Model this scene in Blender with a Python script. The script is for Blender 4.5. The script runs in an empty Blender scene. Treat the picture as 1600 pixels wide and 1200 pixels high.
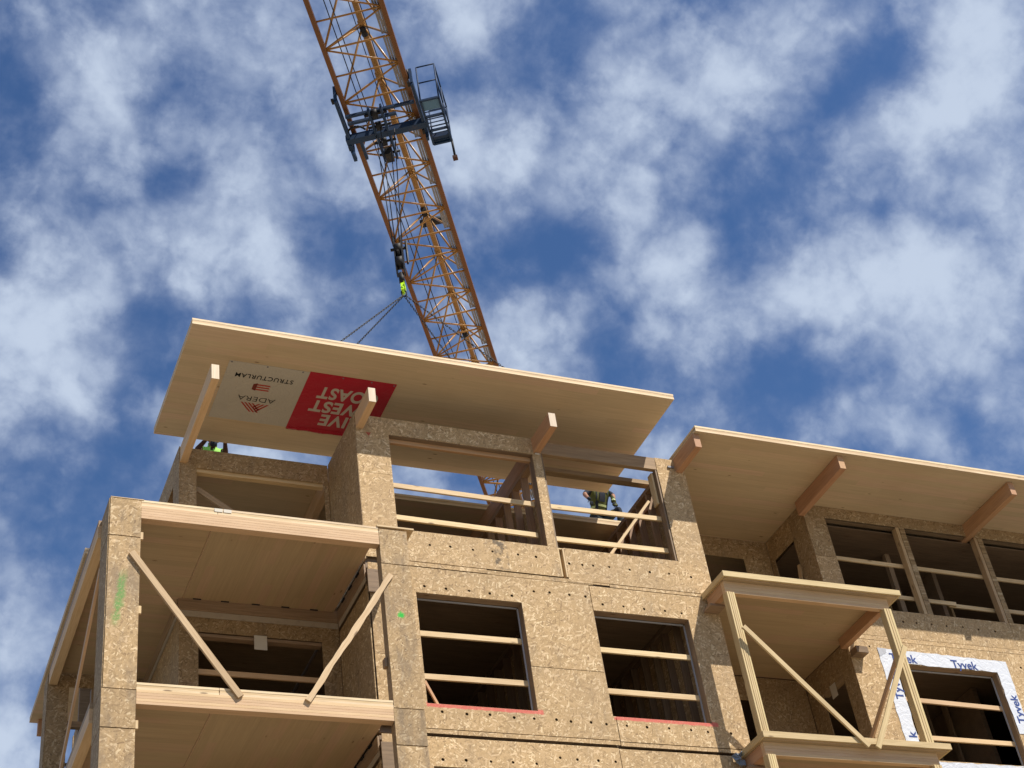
import bpy, bmesh, math, random
from mathutils import Vector, Matrix
random.seed(7)
SC = bpy.context.scene
COL = SC.collection
R = math.radians

# ------------------------------------------------------------------ camera
cam_d = bpy.data.cameras.new("camera")
cam = bpy.data.objects.new("camera", cam_d)
COL.objects.link(cam)
cam_d.sensor_width = 36.0
cam_d.lens = 54.0
cam_d.clip_end = 6000
RX = Vector((0.92004337, -0.37060336, -0.12717448))
DN = Vector((0.14314815, 0.62007401, -0.77137334))
FW = Vector((0.36473114, 0.69149213, 0.62354617))
m = Matrix((RX, -DN, -FW)).transposed().to_4x4()
m.translation = Vector((0, -19.0, 0))
cam.matrix_world = m
SC.camera = cam

# ------------------------------------------------------------------ sky
SUN_TO = Vector((0.624, -1.0, 1.6)).normalized()
SUN_EL = math.asin(SUN_TO.z)
SUN_AZ = math.atan2(SUN_TO.x, SUN_TO.y)
world = bpy.data.worlds.new("World")
SC.world = world
world.use_nodes = True
wt = world.node_tree
for n in list(wt.nodes):
    wt.nodes.remove(n)
def WN(t, **k):
    n = wt.nodes.new(t)
    for a, b in k.items():
        setattr(n, a, b)
    return n
wl = wt.links.new
w_out = WN("ShaderNodeOutputWorld")
w_bg = WN("ShaderNodeBackground")
w_bg.inputs["Strength"].default_value = 0.10
wl(w_bg.outputs[0], w_out.inputs[0])
sky = WN("ShaderNodeTexSky", sky_type="NISHITA", sun_disc=False)
sky.sun_elevation = SUN_EL
sky.sun_rotation = SUN_AZ
sky.altitude = 50
sky.air_density = 1.0
sky.dust_density = 0.4
sky.ozone_density = 2.0
hs = WN("ShaderNodeHueSaturation")
hs.inputs["Saturation"].default_value = 1.22
hs.inputs["Hue"].default_value = 0.506
hs.inputs["Value"].default_value = 0.9
wl(sky.outputs[0], hs.inputs["Color"])
geo = WN("ShaderNodeTexCoord")
warp = WN("ShaderNodeTexNoise")
warp.inputs["Scale"].default_value = 13.0
warp.inputs["Detail"].default_value = 3.0
wl(geo.outputs["Generated"], warp.inputs["Vector"])
wsub = WN("ShaderNodeVectorMath", operation="SUBTRACT")
wl(warp.outputs["Color"], wsub.inputs[0])
wsub.inputs[1].default_value = (0.5, 0.5, 0.5)
wsc = WN("ShaderNodeVectorMath", operation="SCALE")
wsc.inputs["Scale"].default_value = 0.035
wl(wsub.outputs[0], wsc.inputs[0])
wadd = WN("ShaderNodeVectorMath", operation="ADD")
wl(geo.outputs["Generated"], wadd.inputs[0])
wl(wsc.outputs[0], wadd.inputs[1])
warp2 = WN("ShaderNodeTexNoise")
warp2.inputs["Scale"].default_value = 30.0
warp2.inputs["Detail"].default_value = 5.0
warp2.inputs["Roughness"].default_value = 0.6
wl(geo.outputs["Generated"], warp2.inputs["Vector"])
wsub2 = WN("ShaderNodeVectorMath", operation="SUBTRACT")
wl(warp2.outputs["Color"], wsub2.inputs[0])
wsub2.inputs[1].default_value = (0.5, 0.5, 0.5)
wsc2 = WN("ShaderNodeVectorMath", operation="SCALE")
wsc2.inputs["Scale"].default_value = 0.06
wl(wsub2.outputs[0], wsc2.inputs[0])
wadd2 = WN("ShaderNodeVectorMath", operation="ADD")
wl(geo.outputs["Generated"], wadd2.inputs[0])
wl(wsc2.outputs[0], wadd2.inputs[1])
PUFFS = [(0.082, 0.639, 0.765, 0.066, 0.5), (0.173, 0.6, 0.781, 0.066, 0.35), (0.203, 0.639, 0.742, 0.066, 0.45), (0.186, 0.671, 0.718, 0.048, 0.4), (0.165, 0.688, 0.706, 0.042, 0.35), (0.077, 0.724, 0.685, 0.06, 0.55), (0.074, 0.76, 0.646, 0.078, 0.75), (0.113, 0.761, 0.639, 0.048, 0.5), (0.157, 0.705, 0.691, 0.042, 0.3), (0.232, 0.688, 0.688, 0.06, 0.4), (0.17, 0.708, 0.686, 0.036, 0.25), (0.337, 0.589, 0.734, 0.072, 0.75), (0.312, 0.621, 0.719, 0.048, 0.4), (0.377, 0.662, 0.648, 0.054, 0.9), (0.394, 0.539, 0.745, 0.042, 0.3), (0.414, 0.565, 0.713, 0.06, 0.6), (0.394, 0.597, 0.699, 0.042, 0.45), (0.463, 0.485, 0.742, 0.066, 0.95), (0.489, 0.457, 0.743, 0.048, 0.7), (0.444, 0.515, 0.734, 0.036, 0.5), (0.522, 0.522, 0.675, 0.06, 0.45), (0.554, 0.466, 0.69, 0.048, 0.7), (0.58, 0.406, 0.706, 0.072, 0.8), (0.601, 0.443, 0.666, 0.048, 0.7), (0.611, 0.497, 0.616, 0.09, 1.0), (0.565, 0.54, 0.623, 0.078, 0.95), (0.524, 0.571, 0.631, 0.054, 0.6), (0.468, 0.629, 0.62, 0.054, 0.8), (0.448, 0.6, 0.663, 0.036, 0.35), (0.55, 0.612, 0.568, 0.036, 0.45), (0.593, 0.593, 0.545, 0.042, 0.55), (0.624, 0.548, 0.557, 0.054, 0.3), (0.283, 0.561, 0.778, 0.042, 0.3), (0.198, 0.583, 0.788, 0.048, 0.35), (0.083, 0.86, 0.504, 0.054, 0.5), (0.092, 0.893, 0.44, 0.054, 0.9), (0.108, 0.804, 0.584, 0.036, 0.15), (0.232, 0.572, 0.787, 0.036, 0.3), (0.105, 0.652, 0.751, 0.036, 0.2), (0.316, 0.672, 0.67, 0.036, 0.2), (0.476, 0.525, 0.706, 0.054, 0.3), (0.298, 0.538, 0.788, 0.036, 0.3), (0.05, 0.669, 0.741, 0.03, 0.25), (0.031, 0.634, 0.773, 0.042, -0.35), (0.052, 0.66, 0.75, 0.036, -0.45), (0.05, 0.707, 0.706, 0.054, -0.7), (0.092, 0.684, 0.723, 0.036, -0.45), (0.143, 0.664, 0.734, 0.036, -0.35), (0.128, 0.612, 0.78, 0.03, -0.25), (0.171, 0.623, 0.763, 0.03, -0.25), (0.134, 0.727, 0.673, 0.036, -0.4), (0.127, 0.787, 0.604, 0.066, -0.7), (0.098, 0.815, 0.571, 0.054, -0.5), (0.147, 0.752, 0.643, 0.03, -0.45), (0.267, 0.58, 0.77, 0.036, -0.4), (0.303, 0.573, 0.761, 0.036, -0.5), (0.354, 0.529, 0.771, 0.036, -0.45), (0.374, 0.541, 0.754, 0.024, -0.4), (0.425, 0.52, 0.74, 0.03, -0.45), (0.411, 0.5, 0.762, 0.036, -0.35), (0.372, 0.626, 0.686, 0.048, -0.6), (0.398, 0.627, 0.67, 0.042, -0.5), (0.477, 0.573, 0.667, 0.042, -0.4), (0.491, 0.578, 0.652, 0.042, -0.45), (0.504, 0.503, 0.702, 0.048, -0.5), (0.522, 0.462, 0.717, 0.036, -0.4), (0.59, 0.463, 0.661, 0.036, -0.4), (0.579, 0.499, 0.644, 0.03, -0.45), (0.523, 0.611, 0.594, 0.054, -0.6), (0.561, 0.58, 0.591, 0.06, -0.65), (0.507, 0.646, 0.571, 0.03, -0.4), (0.609, 0.57, 0.551, 0.036, -0.4), (0.421, 0.655, 0.627, 0.036, -0.5), (0.246, 0.66, 0.71, 0.03, -0.3), (0.219, 0.671, 0.708, 0.024, -0.35), (0.193, 0.719, 0.668, 0.036, -0.3), (0.286, 0.686, 0.669, 0.03, -0.2), (0.111, 0.835, 0.538, 0.048, -0.4), (0.093, 0.842, 0.531, 0.036, -0.2), (0.529, 0.438, 0.727, 0.03, -0.35), (0.446, 0.47, 0.762, 0.024, -0.25)]
acc = None
for (dx, dy, dz, rr, ww) in PUFFS:
    dn = WN("ShaderNodeVectorMath", operation="DISTANCE")
    wl(wadd.outputs[0], dn.inputs[0])
    dn.inputs[1].default_value = (dx, dy, dz)
    mr = WN("ShaderNodeMapRange", interpolation_type="SMOOTHSTEP")
    wl(dn.outputs["Value"], mr.inputs["Value"])
    mr.inputs["From Min"].default_value = 0.0
    mr.inputs["From Max"].default_value = rr
    mr.inputs["To Min"].default_value = ww
    mr.inputs["To Max"].default_value = 0.0
    if acc is None:
        acc = mr.outputs[0]
    else:
        ad = WN("ShaderNodeMath", operation="ADD")
        wl(acc, ad.inputs[0]); wl(mr.outputs[0], ad.inputs[1])
        acc = ad.outputs[0]
n1 = WN("ShaderNodeTexNoise")
n1.inputs["Scale"].default_value = 11.0
n1.inputs["Detail"].default_value = 9.0
n1.inputs["Roughness"].default_value = 0.52
n1.inputs["Distortion"].default_value = 0.0
wl(wadd.outputs[0], n1.inputs["Vector"])
n2 = WN("ShaderNodeTexNoise")
n2.inputs["Scale"].default_value = 34.0
n2.inputs["Detail"].default_value = 8.0
n2.inputs["Roughness"].default_value = 0.5
wl(wadd.outputs[0], n2.inputs["Vector"])
def wmath(op, a, b):
    x = WN("ShaderNodeMath", operation=op)
    for i, v in enumerate((a, b)):
        if isinstance(v, (int, float)):
            x.inputs[i].default_value = v
        else:
            wl(v, x.inputs[i])
    return x.outputs[0]
dens = wmath("ADD", wmath("MULTIPLY", n1.outputs["Fac"], 1.25), wmath("MULTIPLY", n2.outputs["Fac"], 0.75))
n3 = WN("ShaderNodeTexNoise")
n3.inputs["Scale"].default_value = 85.0
n3.inputs["Detail"].default_value = 6.0
n3.inputs["Roughness"].default_value = 0.55
wl(wadd.outputs[0], n3.inputs["Vector"])
dens = wmath("ADD", dens, wmath("MULTIPLY", wmath("SUBTRACT", n3.outputs["Fac"], 0.5), 0.27))
for vs, vw in ((15.0, 0.55), (33.0, 0.32)):
    vo = WN("ShaderNodeTexVoronoi", feature="F1")
    vo.inputs["Scale"].default_value = vs
    wl(wadd2.outputs[0], vo.inputs["Vector"])
    dens = wmath("ADD", dens, wmath("MULTIPLY", wmath("SUBTRACT", 0.46, vo.outputs["Distance"]), vw))
dens = wmath("ADD", dens, wmath("MULTIPLY", acc, 0.42))
cm = WN("ShaderNodeMapRange", interpolation_type="SMOOTHSTEP")
wl(dens, cm.inputs["Value"])
cm.inputs["From Min"].default_value = 0.46
cm.inputs["From Max"].default_value = 1.60
cm.inputs["To Min"].default_value = 0.02
cm.inputs["To Max"].default_value = 0.97
ccol = WN("ShaderNodeValToRGB")
wl(cm.outputs[0], ccol.inputs[0])
ce = ccol.color_ramp.elements
ce[0].position = 0.0; ce[0].color = (1.75, 2.25, 3.75, 1)
ce[1].position = 1.0; ce[1].color = (4.4, 5.1, 6.25, 1)
mx = WN("ShaderNodeMix", data_type="RGBA")
wl(cm.outputs[0], mx.inputs[0])
wl(hs.outputs[0], mx.inputs[6])
wl(ccol.outputs[0], mx.inputs[7])
wl(mx.outputs[2], w_bg.inputs["Color"])

# ------------------------------------------------------------------ sun, exposure
sun_d = bpy.data.lights.new("sun", "SUN")
sun_d.energy = 5.0
sun_d.angle = R(0.53)
sun_d.color = (1.0, 0.94, 0.85)
sun = bpy.data.objects.new("sun", sun_d)
COL.objects.link(sun)
sun.location = (20, -40, 50)
sun.rotation_euler = SUN_TO.to_track_quat("Z", "Y").to_euler()
SC.view_settings.view_transform = "Standard"
SC.view_settings.look = "None"
SC.view_settings.exposure = 0.38
SC.view_settings.gamma = 1.0
SC.view_settings.use_curve_mapping = False

# ------------------------------------------------------------------ materials
def new_mat(name, rough=0.7, metal=0.0):
    mt = bpy.data.materials.new(name)
    mt.use_nodes = True
    nt = mt.node_tree
    b = nt.nodes["Principled BSDF"]
    b.inputs["Roughness"].default_value = rough
    b.inputs["Metallic"].default_value = metal
    if "Specular IOR Level" in b.inputs:
        b.inputs["Specular IOR Level"].default_value = 0.25
    return mt, nt, b
class NT:
    def __init__(s, nt): s.nt = nt
    def n(s, t, **k):
        x = s.nt.nodes.new(t)
        for a, b in k.items(): setattr(x, a, b)
        return x
    def l(s, a, b): s.nt.links.new(a, b)
    def put(s, v, sock):
        if isinstance(v, (int, float, tuple)): sock.default_value = v
        else: s.l(v, sock)
    def math(s, op, a, b=0.0, c=0.0, clamp=False):
        x = s.n("ShaderNodeMath", operation=op, use_clamp=clamp)
        s.put(a, x.inputs[0]); s.put(b, x.inputs[1])
        if op in ("MULTIPLY_ADD", "COMPARE", "SMOOTH_MIN"): s.put(c, x.inputs[2])
        return x.outputs[0]
    def vmath(s, op, a, b):
        x = s.n("ShaderNodeVectorMath", operation=op)
        s.put(a, x.inputs[0]); s.put(b, x.inputs[1])
        return x.outputs[0]
    def mix(s, f, a, b, blend="MIX"):
        x = s.n("ShaderNodeMix", data_type="RGBA", blend_type=blend)
        s.put(f, x.inputs[0]); s.put(a, x.inputs[6]); s.put(b, x.inputs[7])
        return x.outputs[2]
    def mixf(s, f, a, b):
        x = s.n("ShaderNodeMix", data_type="FLOAT")
        s.put(f, x.inputs[0]); s.put(a, x.inputs[2]); s.put(b, x.inputs[3])
        return x.outputs[0]
    def mapr(s, v, a, b, c=0.0, d=1.0, smooth=True):
        x = s.n("ShaderNodeMapRange", interpolation_type="SMOOTHSTEP" if smooth else "LINEAR")
        s.put(v, x.inputs[0])
        for i, q in enumerate((a, b, c, d)): s.put(q, x.inputs[i + 1])
        return x.outputs[0]
    def ramp(s, v, els):
        x = s.n("ShaderNodeValToRGB")
        s.l(v, x.inputs[0])
        e = x.color_ramp.elements
        while len(e) < len(els): e.new(0.5)
        for i, (p, c) in enumerate(els):
            e[i].position = p; e[i].color = (*c, 1)
        return x.outputs[0]
    def noise(s, vec, scale, detail=4, rough=0.55, dist=0.0):
        x = s.n("ShaderNodeTexNoise")
        s.l(vec, x.inputs["Vector"])
        x.inputs["Scale"].default_value = scale; x.inputs["Detail"].default_value = detail
        x.inputs["Roughness"].default_value = rough; x.inputs["Distortion"].default_value = dist
        return x.outputs["Fac"]
    def mapping(s, vec, rot=(0, 0, 0), scale=(1, 1, 1), loc=(0, 0, 0)):
        x = s.n("ShaderNodeMapping")
        s.l(vec, x.inputs["Vector"])
        x.inputs["Rotation"].default_value = rot; x.inputs["Scale"].default_value = scale
        x.inputs["Location"].default_value = loc
        return x.outputs[0]
    def objvec(s):
        tc = s.n("ShaderNodeTexCoord"); oi = s.n("ShaderNodeObjectInfo")
        sh = s.math("MULTIPLY", oi.outputs["Random"], 37.0)
        cb = s.n("ShaderNodeCombineXYZ")
        for i in range(3): s.l(sh, cb.inputs[i])
        return s.vmath("ADD", tc.outputs["Object"], cb.outputs[0]), oi.outputs["Random"]
    def bump(s, h, b, strength=0.2, dist=0.01):
        x = s.n("ShaderNodeBump")
        x.inputs["Strength"].default_value = strength; x.inputs["Distance"].default_value = dist
        s.l(h, x.inputs["Height"]); s.l(x.outputs[0], b.inputs["Normal"])

def osb(name, plane, tone=1.0, marks=False, wear=0.25):
    """oriented strand board; plane 'Y' = faces along Y, 'X' = faces along X"""
    mt, nt, b = new_mat(name, 0.75)
    q = NT(nt)
    vec, rnd = q.objvec()
    if plane == "X":
        vec = q.mapping(vec, rot=(0, 0, R(90)))
    best_h = best_c = None
    for k, (ang, sx, sz) in enumerate(((0.25, 11.0, 40.0), (-0.6, 13.0, 44.0), (1.35, 12.0, 42.0), (0.9, 19.0, 54.0))):
        v = q.mapping(vec, rot=(0, ang, 0))
        v = q.mapping(v, scale=(sx, 2.0, sz), loc=(k * 3.7, k, k * 1.3))
        wn = q.n("ShaderNodeTexNoise"); q.l(vec, wn.inputs["Vector"])
        wn.inputs["Scale"].default_value = 9.0; wn.inputs["Detail"].default_value = 2.0
        v = q.vmath("ADD", v, q.vmath("MULTIPLY", wn.outputs["Color"], (1.2, 0.0, 1.6)))
        vo = q.n("ShaderNodeTexVoronoi"); q.l(v, vo.inputs["Vector"]); vo.inputs["Scale"].default_value = 1.0
        sp = q.n("ShaderNodeSeparateColor"); q.l(vo.outputs["Color"], sp.inputs[0])
        if best_h is None: best_h, best_c = sp.outputs[0], sp.outputs[1]
        else:
            gt = q.math("GREATER_THAN", sp.outputs[0], best_h)
            best_c = q.mixf(gt, best_c, sp.outputs[1])
            best_h = q.math("MAXIMUM", best_h, sp.outputs[0])
    col = q.ramp(best_c, [(0.0, (0.28, 0.19, 0.095)), (0.12, (0.39, 0.275, 0.135)), (0.45, (0.47, 0.335, 0.168)), (0.78, (0.53, 0.385, 0.205)), (1.0, (0.74, 0.60, 0.39))])
    fine = q.noise(q.mapping(vec, scale=(14, 14, 60)), 3.0, 4, 0.6)
    col = q.mix(0.25, col, q.ramp(fine, [(0.3, (0.25, 0.15, 0.07)), (0.7, (0.62, 0.44, 0.24))]), "OVERLAY")
    big = q.noise(vec, 1.1, 4, 0.6)
    col = q.mix(q.mapr(big, 0.35, 0.7, 0.0, 0.30), col, (0.30, 0.21, 0.12, 1))
    grime = q.noise(q.mapping(vec, scale=(1.6, 1.6, 0.5)), 2.2, 5, 0.65)
    col = q.mix(q.mapr(grime, 0.55 - 0.12 * wear, 0.8 - 0.1 * wear, 0.0, 0.35 + 0.3 * wear), col, (0.20, 0.15, 0.10, 1))
    hsv = q.n("ShaderNodeHueSaturation")
    hsv.inputs["Saturation"].default_value = 0.96
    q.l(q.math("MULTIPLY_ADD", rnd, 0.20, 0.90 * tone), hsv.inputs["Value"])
    q.l(col, hsv.inputs["Color"])
    col = hsv.outputs[0]
    if marks:
        g = q.n("ShaderNodeNewGeometry")
        s = q.n("ShaderNodeSeparateXYZ"); q.l(g.outputs["Position"], s.inputs[0])
        X, Z = s.outputs[0], s.outputs[2]
        wob = q.noise(g.outputs["Position"], 7.0, 4, 0.6)
        wob2 = q.noise(g.outputs["Position"], 40.0, 3, 0.6)
        # sprayed green streak on the corner column
        xc = q.math("MULTIPLY_ADD", q.math("SUBTRACT", Z, 11.35), 0.11, 3.10)
        dx = q.math("ABSOLUTE", q.math("SUBTRACT", X, xc))
        dx = q.math("ADD", dx, q.math("MULTIPLY", q.math("SUBTRACT", wob, 0.5), 0.16))
        fx = q.mapr(dx, 0.02, 0.085, 1.0, 0.0)
        fz = q.math("MULTIPLY", q.mapr(Z, 10.9, 11.08), q.mapr(Z, 11.62, 11.9, 1.0, 0.0))
        f = q.math("MULTIPLY", q.math("MULTIPLY", fx, fz), q.mapr(wob2, 0.3, 0.65, 0.35, 0.9))
        col = q.mix(f, col, (0.12, 0.29, 0.075, 1))
        # green dot on the second post
        def dot(cx, cz, r0, r1):
            a = q.math("POWER", q.math("SUBTRACT", X, cx), 2.0); c = q.math("POWER", q.math("SUBTRACT", Z, cz), 2.0)
            d = q.math("SQRT", q.math("ADD", a, c))
            d = q.math("ADD", d, q.math("MULTIPLY", q.math("SUBTRACT", wob2, 0.5), 0.09))
            return q.mapr(d, r0, r1, 1.0, 0.0)
        col = q.mix(q.math("MULTIPLY", dot(7.14, 11.53, 0.025, 0.075), q.math("LESS_THAN", s.outputs[1], -0.85)), col, (0.03, 0.42, 0.05, 1))
        # red chalk lines along the two sills
        def band(x0, x1, z0, z1):
            zz = q.math("ADD", Z, q.math("MULTIPLY", q.math("SUBTRACT", wob, 0.5), 0.05))
            a = q.math("MULTIPLY", q.mapr(zz, z0, z0 + 0.02), q.mapr(zz, z1 - 0.012, z1 + 0.012, 1.0, 0.0))
            c = q.math("MULTIPLY", q.mapr(X, x0, x0 + 0.03), q.mapr(X, x1 - 0.04, x1, 1.0, 0.0))
            return q.math("MULTIPLY", a, c)
        rb = q.math("MAXIMUM", band(7.74, 9.66, 10.565, 10.65), band(10.82, 12.70, 10.565, 10.65))
        col = q.mix(q.math("MULTIPLY", rb, q.mapr(wob2, 0.25, 0.55, 0.45, 0.8)), col, (0.62, 0.10, 0.09, 1))
        st = q.math("MULTIPLY", band(9.18, 9.46, 13.12, 13.70), q.mapr(wob, 0.42, 0.6, 0.0, 0.8))
        col = q.mix(st, col, (0.06, 0.05, 0.04, 1))
        # red arrow stencil on the top column
        az = q.math("SUBTRACT", Z, 15.50)
        hw = q.math("MULTIPLY", az, 0.65)
        ar = q.math("LESS_THAN", q.math("ABSOLUTE", q.math("SUBTRACT", X, 7.215)), hw)
        ar = q.math("MULTIPLY", ar, q.math("MULTIPLY", q.math("GREATER_THAN", az, 0.0), q.math("LESS_THAN", az, 0.075)))
        col = q.mix(q.math("MULTIPLY", ar, 0.8), col, (0.35, 0.04, 0.03, 1))
    q.l(col, b.inputs["Base Color"])
    q.bump(q.math("ADD", best_c, fine), b, 0.25, 0.006)
    return mt

def wood(name, c_dark, c_light, rough=0.6, grain=1.0, knots=True, vary=0.2):
    """sawn timber, grain along local X"""
    mt, nt, b = new_mat(name, rough)
    q = NT(nt)
    vec, rnd = q.objvec()
    g1 = q.noise(q.mapping(vec, scale=(1.2, 26, 26)), 1.6, 5, 0.6, 0.4)
    g2 = q.noise(q.mapping(vec, scale=(5, 120, 120)), 1.0, 3, 0.6)
    f = q.math("ADD", q.math("MULTIPLY", g1, 0.7), q.math("MULTIPLY", g2, 0.3))
    col = q.ramp(f, [(0.32, c_dark), (0.62, c_light)])
    blotch = q.noise(q.mapping(vec, scale=(0.8, 4, 4)), 1.3, 3)
    col = q.mix(q.mapr(blotch, 0.4, 0.75, 0.0, 0.35 * grain), col, tuple(x * 0.72 for x in c_dark) + (1,))
    if knots:
        vo = q.n("ShaderNodeTexVoronoi"); q.l(q.mapping(vec, scale=(2.2, 9, 9)), vo.inputs["Vector"]); vo.inputs["Scale"].default_value = 1.0
        sp = q.n("ShaderNodeSeparateColor"); q.l(vo.outputs["Color"], sp.inputs[0])
        k = q.math("MULTIPLY", q.mapr(vo.outputs["Distance"], 0.07, 0.17, 1.0, 0.0), q.math("GREATER_THAN", sp.outputs[0], 0.62))
        col = q.mix(q.math("MULTIPLY", k, 0.75), col, (0.13, 0.07, 0.03, 1))
    hsv = q.n("ShaderNodeHueSaturation")
    q.l(q.math("MULTIPLY_ADD", rnd, vary, 1.0 - vary * 0.5), hsv.inputs["Value"])
    q.l(q.math("MULTIPLY_ADD", rnd, 0.012, 0.494), hsv.inputs["Hue"])
    q.l(col, hsv.inputs["Color"])
    q.l(hsv.outputs[0], b.inputs["Base Color"])
    q.bump(f, b, 0.15, 0.004)
    return mt

def clt(name, along, board=0.14, tone=(0.575, 0.445, 0.285)):
    """panel face: glued boards running along world X or Y"""
    mt, nt, b = new_mat(name, 0.65)
    q = NT(nt)
    g = q.n("ShaderNodeTexCoord")
    vec = g.outputs["Object"]
    if along == "Y": vec = q.mapping(vec, rot=(0, 0, R(90)))
    s = q.n("ShaderNodeSeparateXYZ"); q.l(vec, s.inputs[0])
    row = q.math("DIVIDE", s.outputs[1], board)
    fl = q.math("FLOOR", row)
    wn = q.n("ShaderNodeTexWhiteNoise", noise_dimensions="1D"); q.l(fl, wn.inputs["W"])
    # every board is finger-jointed from shorter pieces
    seg = q.math("FLOOR", q.math("ADD", q.math("DIVIDE", s.outputs[0], 2.6), q.math("MULTIPLY", wn.outputs["Value"], 9.0)))
    wn2 = q.n("ShaderNodeTexWhiteNoise", noise_dimensions="2D")
    cb = q.n("ShaderNodeCombineXYZ"); q.l(fl, cb.inputs[0]); q.l(seg, cb.inputs[1]); q.l(cb.outputs[0], wn2.inputs["Vector"])
    off = q.n("ShaderNodeCombineXYZ"); q.l(q.math("MULTIPLY", wn2.outputs["Value"], 50.0), off.inputs[0]); q.l(q.math("MULTIPLY", fl, 3.3), off.inputs[2])
    gv = q.vmath("ADD", vec, off.outputs[0])
    g1 = q.noise(q.mapping(gv, scale=(0.9, 22, 22)), 1.5, 5, 0.6, 0.3)
    col = q.ramp(g1, [(0.3, tuple(x * 0.92 for x in tone)), (0.68, tuple(min(1, x * 1.07) for x in tone))])
    hsv = q.n("ShaderNodeHueSaturation")
    q.l(q.math("MULTIPLY_ADD", wn2.outputs["Value"], 0.12, 0.94), hsv.inputs["Value"])
    q.l(q.math("SUBTRACT", 0.503, q.math("MULTIPLY", q.mapr(wn2.outputs["Value"], 0.55, 1.0), 0.016)), hsv.inputs["Hue"])
    q.l(col, hsv.inputs["Color"]); col = hsv.outputs[0]
    big = q.noise(vec, 0.55, 4, 0.6)
    col = q.mix(q.mapr(big, 0.4, 0.75, 0.0, 0.25), col, (0.42, 0.27, 0.14, 1))
    vo = q.n("ShaderNodeTexVoronoi"); q.l(q.mapping(gv, scale=(1.7, 5, 5)), vo.inputs["Vector"]); vo.inputs["Scale"].default_value = 1.0
    sp = q.n("ShaderNodeSeparateColor"); q.l(vo.outputs["Color"], sp.inputs[0])
    k = q.math("MULTIPLY", q.mapr(vo.outputs["Distance"], 0.04, 0.10, 1.0, 0.0), q.math("GREATER_THAN", sp.outputs[0], 0.55))
    col = q.mix(q.math("MULTIPLY", k, 0.7), col, (0.14, 0.075, 0.03, 1))
    fr = q.math("FRACT", row)
    seam = q.math("MULTIPLY", q.math("LESS_THAN", fr, 0.025), q.math("GREATER_THAN", wn.outputs["Value"], 0.55))
    col = q.mix(q.math("MULTIPLY", seam, 0.35), col, (0.15, 0.09, 0.04, 1))
    q.l(col, b.inputs["Base Color"])
    q.bump(g1, b, 0.1, 0.003)
    return mt

def paint(name, c, rough=0.5, metal=0.0, wear=0.25, dirt=(0.10, 0.07, 0.05), scale=6.0, crease=0.0):
    mt, nt, b = new_mat(name, rough, metal)
    q = NT(nt)
    vec, rnd = q.objvec()
    n = q.noise(vec, scale, 6, 0.65)
    if crease: q.bump(q.noise(vec, 5.0, 5, 0.6, 1.5), b, crease, 0.05)
    col = q.mix(q.mapr(n, 0.5, 0.75, 0.0, wear), (*c, 1), (*dirt, 1))
    hsv = q.n("ShaderNodeHueSaturation")
    q.l(q.math("MULTIPLY_ADD", rnd, 0.16, 0.92), hsv.inputs["Value"]); q.l(col, hsv.inputs["Color"])
    q.l(hsv.outputs[0], b.inputs["Base Color"])
    q.l(q.math("MULTIPLY_ADD", n, 0.3, rough - 0.15), b.inputs["Roughness"])
    return mt

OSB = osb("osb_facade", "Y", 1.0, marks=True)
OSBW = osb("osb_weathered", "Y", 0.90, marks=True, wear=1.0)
OSBX = osb("osb_side_shade_tone", "X", 0.76)  # tone lowered, shade of the side faces is put into the colour
OSBI = osb("osb_inner_shade_tone", "Y", 0.66)  # tone lowered to paint in the shade of recesses and loggia
PINE = wood("pine_lumber", (0.52, 0.35, 0.17), (0.70, 0.53, 0.31))
ENDG = wood("pale_end_grain", (0.56, 0.44, 0.31), (0.68, 0.56, 0.42), knots=False)
FIR = wood("fir_beam", (0.55, 0.36, 0.19), (0.66, 0.46, 0.27), knots=False, vary=0.16)
FIRD = wood("fir_beam_ruddy", (0.41, 0.22, 0.11), (0.54, 0.32, 0.175), knots=False, vary=0.1)
TREATED = wood("treated_lumber", (0.47, 0.345, 0.165), (0.66, 0.51, 0.27))
WORN = wood("worn_lumber", (0.36, 0.235, 0.125), (0.56, 0.40, 0.23))
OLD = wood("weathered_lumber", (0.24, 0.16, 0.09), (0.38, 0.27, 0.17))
OLDD = wood("dull_framing_room_shade", (0.15, 0.098, 0.058), (0.24, 0.165, 0.102), vary=0.25)  # framing tone, also carries painted room shade on the floor slabs
CLTX = clt("panel_face_lengthwise", "X")
CLTY = clt("panel_face_crosswise_shade_tone", "Y", tone=(0.45, 0.33, 0.195))  # darker tone puts the loggia ceiling's shade into the colour
CLTSH = clt("panel_face_shade_tone", "X", tone=(0.45, 0.33, 0.195))  # lengthwise face darkened to stand in for shade under the balconies
CEDGE = wood("panel_edge", (0.60, 0.43, 0.24), (0.78, 0.62, 0.40), vary=0.12)
CEDGE2 = wood("panel_edge_core", (0.47, 0.32, 0.16), (0.66, 0.48, 0.28), vary=0.12)
CHORD = paint("crane_chord_shade_tone", (0.13, 0.052, 0.017), 0.4, 0.0, 0.5, (0.07, 0.028, 0.015))  # rod paint darkened, shade on the chord undersides is in the colour
YEL = paint("crane_paint", (0.34, 0.175, 0.05), 0.34, 0.0, 0.45, (0.16, 0.06, 0.025))
BLUE = paint("trolley_paint", (0.008, 0.028, 0.072), 0.6, 0.0, 0.3)
STEEL = paint("dark_steel", (0.014, 0.014, 0.016), 0.6, 0.0, 0.3)
GALV = paint("grating_grey", (0.20, 0.20, 0.22), 0.5, 0.2, 0.3)
ROPE = paint("wire_rope", (0.03, 0.03, 0.035), 0.6, 0.3, 0.1)
LIME = paint("lime_paint", (0.45, 0.75, 0.02), 0.45, 0.0, 0.1)
REDB = paint("banner_red", (0.40, 0.016, 0.030), 0.5, 0.0, 0.12, scale=2.0, crease=0.35)
CREAM = paint("banner_cream", (0.50, 0.46, 0.38), 0.6, 0.0, 0.10, scale=2.0, crease=0.35)
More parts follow.
